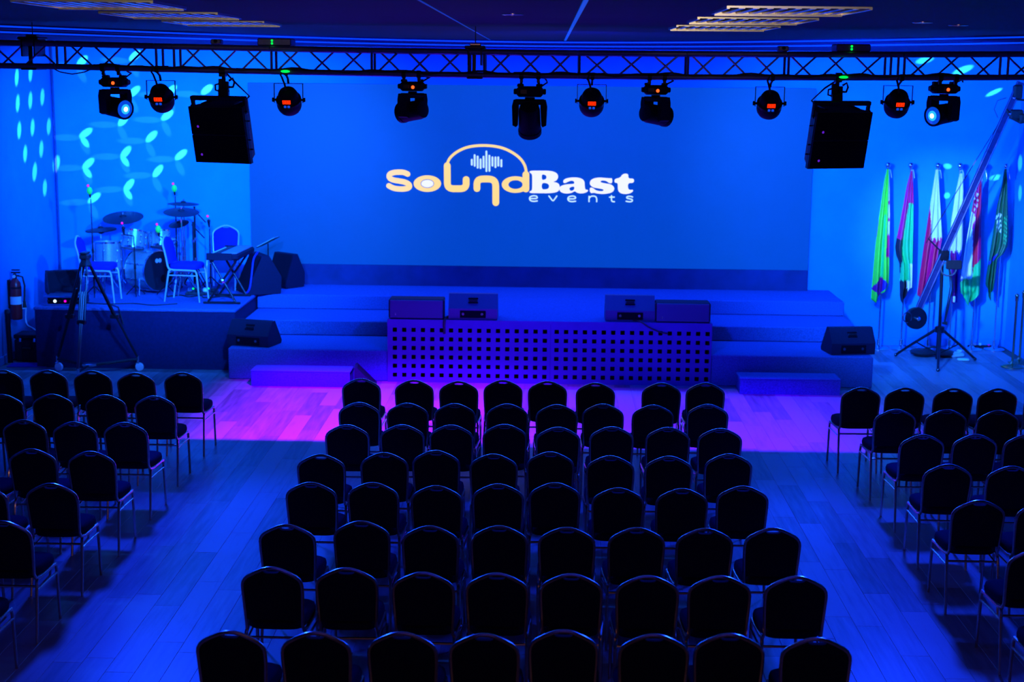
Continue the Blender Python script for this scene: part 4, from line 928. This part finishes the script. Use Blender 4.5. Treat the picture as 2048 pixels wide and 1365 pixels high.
def cymbal_stand(x, y, z, r, label, tilt=(0, 0), hat=False):
    t = thing('cymbal_stand', label, 'cymbal', (x, y, ZR), 0, 'cymbals of the kit'); h = z-ZR
    T = Matrix.Translation((0, 0, h)) @ Matrix.Rotation(tilt[0], 4, 'X') @ Matrix.Rotation(tilt[1], 4, 'Y')
    def cy(b, up=1, dz=0): b.lathe([(r, -.028*up+dz), (r*.6, -.012*up+dz), (r*.2, 0+dz), (r*.16, .014*up+dz), (r*.08, .022*up+dz), (.01, .024*up+dz)], 30, T)
    part('cymbal', M['cymbal'], t, lambda b: cy(b))
    if hat: part('cymbal', M['cymbal'], t, lambda b: cy(b, -1, -.065))
    part('wing_nut', M['steel'], t, lambda b: b.lathe([(.012, .02), (.012, .05)], 8, T))
    part('pole', M['steel'], t, lambda b: [b.tube([(0, 0, .12), (0, 0, h*.55)], .016, 8), b.tube([(0, 0, h*.55), (0, 0, h-.012)], .010, 8), b.lathe([(.022, h*.53), (.022, h*.57)], 10)])
    for k in range(3):
        a = .4+2.1*k; part('leg', M['steel'], t, lambda b: b.tube([(0, 0, .42), (.22*math.cos(a), .22*math.sin(a), .012)], .010, 6))
    return t
cymbal_stand(-6.25, 21.98, 1.915, .298, 'large dark crash cymbal on a stand over the toms', (R(14), 0))
cymbal_stand(-6.52, 21.75, 1.76, .225, 'pair of hi-hat cymbals on a stand beside floor tom', (R(4), R(-3)), True)
cymbal_stand(-5.24, 21.40, 2.06, .255, 'dark ride cymbal, lower of the two beside the green-foam mic', (R(10), R(3)))
cymbal_stand(-5.34, 21.95, 2.13, .23, 'thin splash cymbal, upper of the two beside the green-foam mic', (R(2), R(2)))
cymbal_stand(-5.36, 21.70, 1.86, .15, 'small cymbal on the stand nearest to the rack toms', (R(18), R(-8)))
for k, (x, y) in enumerate(((-5.16, 21.75), (-5.20, 22.04))):
    t = thing('hardware_stand', 'bare chrome percussion stand %s' % ('below the ride cymbal' if k == 0 else 'by the wall, right of the cymbals'), 'stand', (x, y, ZR), 0, 'percussion hardware stands')
    part('pole', M['black_metal'], t, lambda b: [b.tube([(0, 0, .1), (0, 0, 1.02+.2*k)], .015, 8)])
    part('boom', M['black_metal'], t, lambda b: b.tube([(-.02, 0, .98+.2*k), (.16, .02, .78+.2*k)], .01, 6))
    part('collar', M['steel'], t, lambda b: [b.lathe([(.024, z), (.024, z+.04)], 10) for z in (.42, .72)])
    for q in range(3):
        a = 1+2.1*q; part('leg', M['black_metal'], t, lambda b: b.tube([(0, 0, .35), (.22*math.cos(a), .22*math.sin(a), .012)], .010, 6))
t = thing('drum_throne', 'round dark drum stool behind the bass drum', 'stool', (-6.60, 22.38, ZR))
part('seat', M['black'], t, lambda b: b.lathe([(.12, .44), (.17, .45), (.18, .49), (.16, .52), (.05, .53)], 20))
part('post', M['steel'], t, lambda b: b.tube([(0, 0, .15), (0, 0, .45)], .018, 8))
for q in range(3): part('leg', M['steel'], t, lambda b: b.tube([(0, 0, .3), (.24*math.cos(2.1*q), .24*math.sin(2.1*q), .012)], .011, 6))

# ------------------------------------------------------------------ microphones
def mic_stand(x, y, h, label, foam=None, boom=None, tripod=True):
    t = thing('microphone_stand', label, 'microphone', (x, y, ZR), 0, 'microphones on stands')
    part('pole', M['black_metal'], t, lambda b: [b.tube([(0, 0, .05), (0, 0, h)], [.013, .008], 8), b.lathe([(.018, h*.45), (.018, h*.45+.06)], 10)])
    if tripod:
        for q in range(3):
            a = .8+2.1*q; part('leg', M['black_metal'], t, lambda b: b.tube([(0, 0, .16), (.15*math.cos(a), .15*math.sin(a), .012)], .008, 6))
    e = Vector(boom) if boom else Vector((0, -.02, h+.02))
    if boom: part('boom', M['black_metal'], t, lambda b: b.tube([(0, 0, h), e], .008, 6))
    m = part('microphone', M['black'], t, lambda b: b.tube([e, e+Vector((.01, -.06, .09))], [.012, .022], 10))
    c = e+Vector((.012, -.065, .10))
    if foam: part('foam_cover', M[foam], m, lambda b: b.sphere(c, .042, 12, None, 1.3))
    else: part('mesh_head', M['black_metal'], m, lambda b: b.sphere(c, .027, 10))
    part('ring', M['pink_led'], m, lambda b: b.sphere(c+Vector((-.012, -.02, .072)), .018, 8))  # reflective ring, its pink glint painted in as glow
    return t
mic_stand(-6.43, 21.04, 1.40, 'tall black microphone stand with green foam, above the drum-side chair', 'foam')
mic_stand(-5.50, 22.12, 1.36, 'black overhead microphone stand with green foam, before the back wall', 'foam')
mic_stand(-5.02, 22.2, .88, 'thin black microphone stand beside the chair facing the hall')
mic_stand(-5.88, 21.20, .86, 'short boom microphone over the first rack tom', None, (-.14, 0, .88))
mic_stand(-5.46, 21.28, .82, 'short boom microphone with green foam over the second rack tom', 'foam', (-.09, .02, .86))

# ------------------------------------------------------------------ keyboard, music stand, amplifiers
kb = thing('electronic_keyboard', 'grey electronic keyboard lying on a crossed black stand', 'keyboard', (-4.43, 20.95, ZR+.665), R(-3))
part('body', M['black_paint'], kb, lambda b: b.cbox((.05, 0, .0), (.32, .95, .085), .02))
part('control_panel', mat('grey_panel', (.16, .2, .28), .5), kb, lambda b: b.cbox((.08, 0, .05), (.22, .9, .018), .006))
for k in range(30):
    part('white_key', M['white'], kb, lambda b: b.cbox((-.155, -.44+.0303*k, .018), (.13, .028, .022), .003), 0)
for k in range(29):
    if k % 7 not in (2, 6): part('black_key', M['black'], kb, lambda b: b.cbox((-.125, -.425+.0303*k, .034), (.075, .014, .02), .003), 0)
part('end_cheek', M['black_paint'], kb, lambda b: [b.cbox((-.05, q*.482, .005), (.36, .02, .1), .005) for q in (-1, 1)])
ks = thing('keyboard_stand', 'black crossed-leg stand with floor bars under the keyboard', 'stand', (-4.45, 20.95, ZR))
for y in (-.40, .34):
    part('floor_bar', M['black_metal'], ks, lambda b: b.cbox((-.05, y, .017), (.52, .035, .032), .006))
    part('cross_leg', M['black_metal'], ks, lambda b: b.tube([(-.24, y, .03), (.16, y+.01, .60)], .016, 8))
    part('cross_leg', M['black_metal'], ks, lambda b: b.tube([(.14, y, .03), (-.18, y+.01, .60)], .016, 8))
part('top_bar', M['black_metal'], ks, lambda b: [b.cbox((x, -.03, .607), (.03, .84, .026), .006) for x in (-.17, .15)])
part('knob', M['steel'], ks, lambda b: b.lathe([(.045, 0), (.045, .03), (.03, .04)], 14, ALONG((-.04, -.42, .32), (0, -1, 0))))
ms = thing('music_stand', 'thin black music stand holding white sheets beside the keyboard', 'music stand', (-4.12, 22.05, ZR))
part('pole', M['black_metal'], ms, lambda b: b.tube([(0, 0, .05), (0, 0, .68)], .010, 8))
for q in range(3): part('leg', M['black_metal'], ms, lambda b: b.tube([(0, 0, .2), (.12*math.cos(2.1*q), .12*math.sin(2.1*q), .012)], .008, 6))
TS = TR((0.0, 0, .70), (R(-3), R(-28), 0))
part('desk', M['black_metal'], ms, lambda b: b.cbox((0, 0, 0), (.30, .40, .012), .003, TS))
part('sheet', M['paper'], ms, lambda b: b.cbox((0, 0, .010), (.28, .36, .006), .002, TS))
wedge((-4.22, 21.72, ZR+.004), R(118), 'big dark stage monitor standing behind the keyboard', .56, .52, .56)
wedge((-3.93, 22.36, ZR+.004), R(140), 'dark monitor speaker between the big monitor and the LED screen', .45, .36, .50)
wedge((-6.98, 21.35, ZR+.004), R(205), 'dark wedge monitor by the drum-side wall, grille towards the drums', .46, .42, .33)
cable('blue_cable', [(-4.20, 21.66, 1.44), (-4.22, 21.44, 1.36), (-4.24, 21.36, 1.12), (-4.27, 21.33, .94), (-4.34, 21.34, .862)], 'bright blue cable hanging down the big stage monitor', 'cable_blue', .012)
rk = thing('audio_rack', 'low silver audio rack unit with lit knobs at riser corner', 'audio rack', (-6.62, 20.36, ZR+.002), R(2))
part('case', M['black_metal'], rk, lambda b: b.cbox((0, .02, .062), (.54, .32, .12), .01))
part('front_panel', M['steel'], rk, lambda b: b.cbox((0, -.145, .062), (.55, .012, .125), .003))
part('recess', M['hole'], rk, lambda b: b.cbox((.02, -.152, .062), (.46, .004, .085), .002))
part('level_light', M['white_led'], rk, lambda b: b.lathe([(.022, 0), (.02, .01)], 12, ALONG((-.11, -.156, .06), (0, -1, 0))))
part('level_light', M['pink_led'], rk, lambda b: b.lathe([(.018, 0), (.016, .01)], 12, ALONG((.03, -.156, .06), (0, -1, 0))))
part('knob', M['black'], rk, lambda b: [b.lathe([(.014, 0), (.013, .018)], 12, ALONG((x, -.156, .062), (0, -1, 0))) for x in (-.2, -.04, .1, .16, .21)])
t = thing('mixer', 'flat dark mixing desk behind the audio rack', 'mixer', (-6.72, 20.78, ZR+.002), R(4))
part('case', M['black_paint'], t, lambda b: b.prism([(-.2, 0), (.2, 0), (.2, .06), (-.2, .09)], -.13, .13), 0)
part('fader_knobs', M['steel'], t, lambda b: [b.box((-.15+.04*k, -.03+.02*(k % 3), .085), (.012, .02, .018)) for k in range(8)], 0)
pb = thing('pedal_board', 'dark pedal board with small pedals between chair and keyboard', 'pedals', (-4.98, 21.45, ZR+.002), R(8))
part('board', M['black'], pb, lambda b: b.cbox((0, 0, .018), (.46, .26, .034), .008))
for k in range(4): part('pedal', [M['steel'], M['green_led'], M['white'], M['black_metal']][k] if k != 1 else M['black_metal'], pb, lambda b: b.cbox((-.17+.11*k, 0, .06), (.075, .13, .05), .01))
part('pedal_light', M['green_led'], pb, lambda b: [b.sphere((-.12, -.07, .088), .014, 8), b.sphere((.10, -.07, .09), .012, 8)])
cable('riser_cable', [(-5.4, 21.1, .855), (-5.25, 21.25, .855), (-5.1, 21.12, .855), (-4.95, 21.24, .855), (-4.85, 21.05, .855), (-4.6, 21.2, .855), (-4.45, 21.05, .855)], 'loose black cable snaking on riser before the pedal board', r=.010)
cable('riser_cable', [(-6.5, 20.5, .855), (-6.1, 20.34, .855), (-5.7, 20.42, .855), (-5.4, 20.3, .855), (-5.1, 20.45, .855)], 'thin black cable along the front of the riser deck', r=.007)
cable('riser_cable', [(-6.0, 20.32, .855), (-5.85, 20.12, .856), (-5.81, 20.05, .858), (-5.79, 20.032, .82), (-5.74, 20.03, .62)], 'black cable falling over the front edge of the riser', r=.007)

# ------------------------------------------------------------------ camera tripod on a wheeled dolly
ct = thing('camera_tripod', 'tall black camera tripod on a wheeled dolly before the drum riser', 'tripod', (-6.08, 19.55, 0))
hz = 1.50
feet = [(-.53, .30), (.55, .38), (.02, -.55)]
part('fluid_head', M['black'], ct, lambda b: [b.lathe([(.075, hz-.02), (.085, hz), (.06, hz+.05), (.055, hz+.08)], 16), b.cbox((0, 0, hz+.11), (.12, .16, .07), .015), b.cbox((0, 0, hz+.16), (.09, .2, .025), .006)])
part('pan_handle', M['black_metal'], ct, lambda b: b.tube([(.03, -.06, hz+.10), (.10, -.30, hz-.02), (.13, -.42, hz-.08)], [.009, .009, .016], 8))
for k, (x, y) in enumerate(feet):
    d = Vector((x, y, 0)); sd = Vector((-y, x, 0)).normalized()*.035
    p0 = d*.10+Vector((0, 0, hz-.02)); p1 = d*.55+Vector((0, 0, .78)); p2 = d*.98+Vector((0, 0, .20))
    m1 = M['black_metal'] if k < 2 else M['grey_metal']
    lg_ = part('leg', M['black_metal'], ct, lambda b: [b.tube([p0+sd, p1+sd*1.15], .014, 8), b.tube([p0-sd, p1-sd*1.15], .014, 8), b.cbox(p1, (.12, .06, .06), .01)])
    part('lower_tube', m1, lg_, lambda b: [b.tube([p0*.55+p1*.45+sd*.4, p2], .013, 8), b.tube([p0*.55+p1*.45-sd*.4, p2+sd*-.4], .013, 8)])
    part('dolly_arm', M['black_metal'], ct, lambda b: [b.tube([Vector((0, 0, .145)), d*.98+Vector((0, 0, .165))], .02, 8)])
    ca = part('caster', M['steel'], ct, lambda b: [b.tube([d+Vector((0, 0, .10)), d+Vector((0, 0, .21))], .018, 8), b.cbox(d+Vector((0, 0, .115)), (.05, .06, .02), .004)])
    part('wheel', M['white'], ca, lambda b: b.lathe([(.02, -.02), (.055, -.018), (.06, 0), (.055, .018), (.02, .02)], 18, ALONG(d+Vector((.02, -.01, .0605)), (.3, 1, 0))))
part('spreader', M['steel'], ct, lambda b: b.lathe([(.09, .14), (.10, .15), (.10, .17), (.06, .185)], 16))

# ------------------------------------------------------------------ things along the drum-side wall
fx = thing('fire_extinguisher', 'red fire extinguisher with black hose hung on the drum-side wall', 'fire extinguisher', (-7.40, 20.58, .58))
part('cylinder', M['ext_red'], fx, lambda b: b.lathe([(.06, 0), (.078, .01), (.08, .04), (.08, .46), (.072, .52), (.045, .565), (.03, .58)], 22))
part('label_sleeve', M['paper'], fx, lambda b: b.rings([[(.0815*math.cos(a), .0815*math.sin(a), z) for a in [-2.5+.2*k for k in range(13)]] for z in (.22, .33)], None, False, False, False))
part('valve', M['black_metal'], fx, lambda b: [b.lathe([(.028, .575), (.028, .63), (.018, .65)], 12), b.cbox((.02, -.01, .665), (.13, .03, .02), .006), b.cbox((.02, -.01, .70), (.12, .03, .018), .006)])
part('gauge', M['white'], fx, lambda b: b.lathe([(.022, 0), (.022, .012)], 12, ALONG((0, -.028, .61), (0, -1, 0))))
part('hose', M['rubber'], fx, lambda b: b.tube([(.03, 0, .62), (.10, .02, .60), (.125, .02, .48), (.12, .01, .34), (.115, 0, .25)], .013, 8))
part('nozzle', M['rubber'], fx, lambda b: b.tube([(.115, 0, .27), (.118, 0, .17)], [.018, .03], 10))
part('wall_bracket', M['black_metal'], fx, lambda b: [b.box((-.088, 0, .36), (.02, .08, .4)), b.lathe([(.082, .44), (.082, .465)], 22, None, False, False)])
t = thing('leaning_pole', 'thick black pole propped on the drum-side wall under the extinguisher', 'pole', (-7.43, 20.30, 0.001))
part('tube', M['black_metal'], t, lambda b: b.tube([(.02, -.02, .02), (0, 0, .72)], .035, 12))
part('cap', M['rubber'], t, lambda b: b.tube([(0, 0, .71), (-.002, 0, .76)], [.039, .03], 12))
ec = thing('equipment_case', 'black equipment case squeezed between drum riser and wall', 'case', (-7.22, 20.62, 0.001))
part('case_body', M['black_paint'], ec, lambda b: b.cbox((0, 0, .16), (.38, .34, .31), .015))
part('lid', M['black_paint'], ec, lambda b: b.cbox((0, 0, .355), (.39, .35, .06), .012))
part('latch', M['steel'], ec, lambda b: [b.cbox((x, -.176, .31), (.035, .012, .05), .003) for x in (-.1, .1)])
part('handle', M['rubber'], ec, lambda b: b.tube([(-.06, -.17, .19), (-.06, -.2, .2), (.06, -.2, .2), (.06, -.17, .19)], .01, 6))
so = thing('wall_socket', 'white wall socket with plugged adapter above the equipment case', 'socket', (-7.497, 21.05, .70))
part('plate', M['white'], so, lambda b: b.cbox((.006, 0, 0), (.012, .10, .10), .003))
part('adapter', M['white'], so, lambda b: b.cbox((.04, 0, .0), (.06, .07, .10), .012))
cable('white_cord', [(-7.43, 21.05, .66), (-7.43, 21.02, .52), (-7.38, 20.94, .44), (-7.28, 20.86, .41), (-7.20, 20.76, .395)], 'white power cord from wall socket down to the equipment case', 'white', .010)
t = thing('floor_mat', 'small dark blue mat on the floor before the equipment case', 'mat', (-7.12, 20.2, 0.001), R(3))
part('mat_pad', M['mat_blue'], t, lambda b: b.cbox((0, 0, .006), (.55, .28, .011), .004))
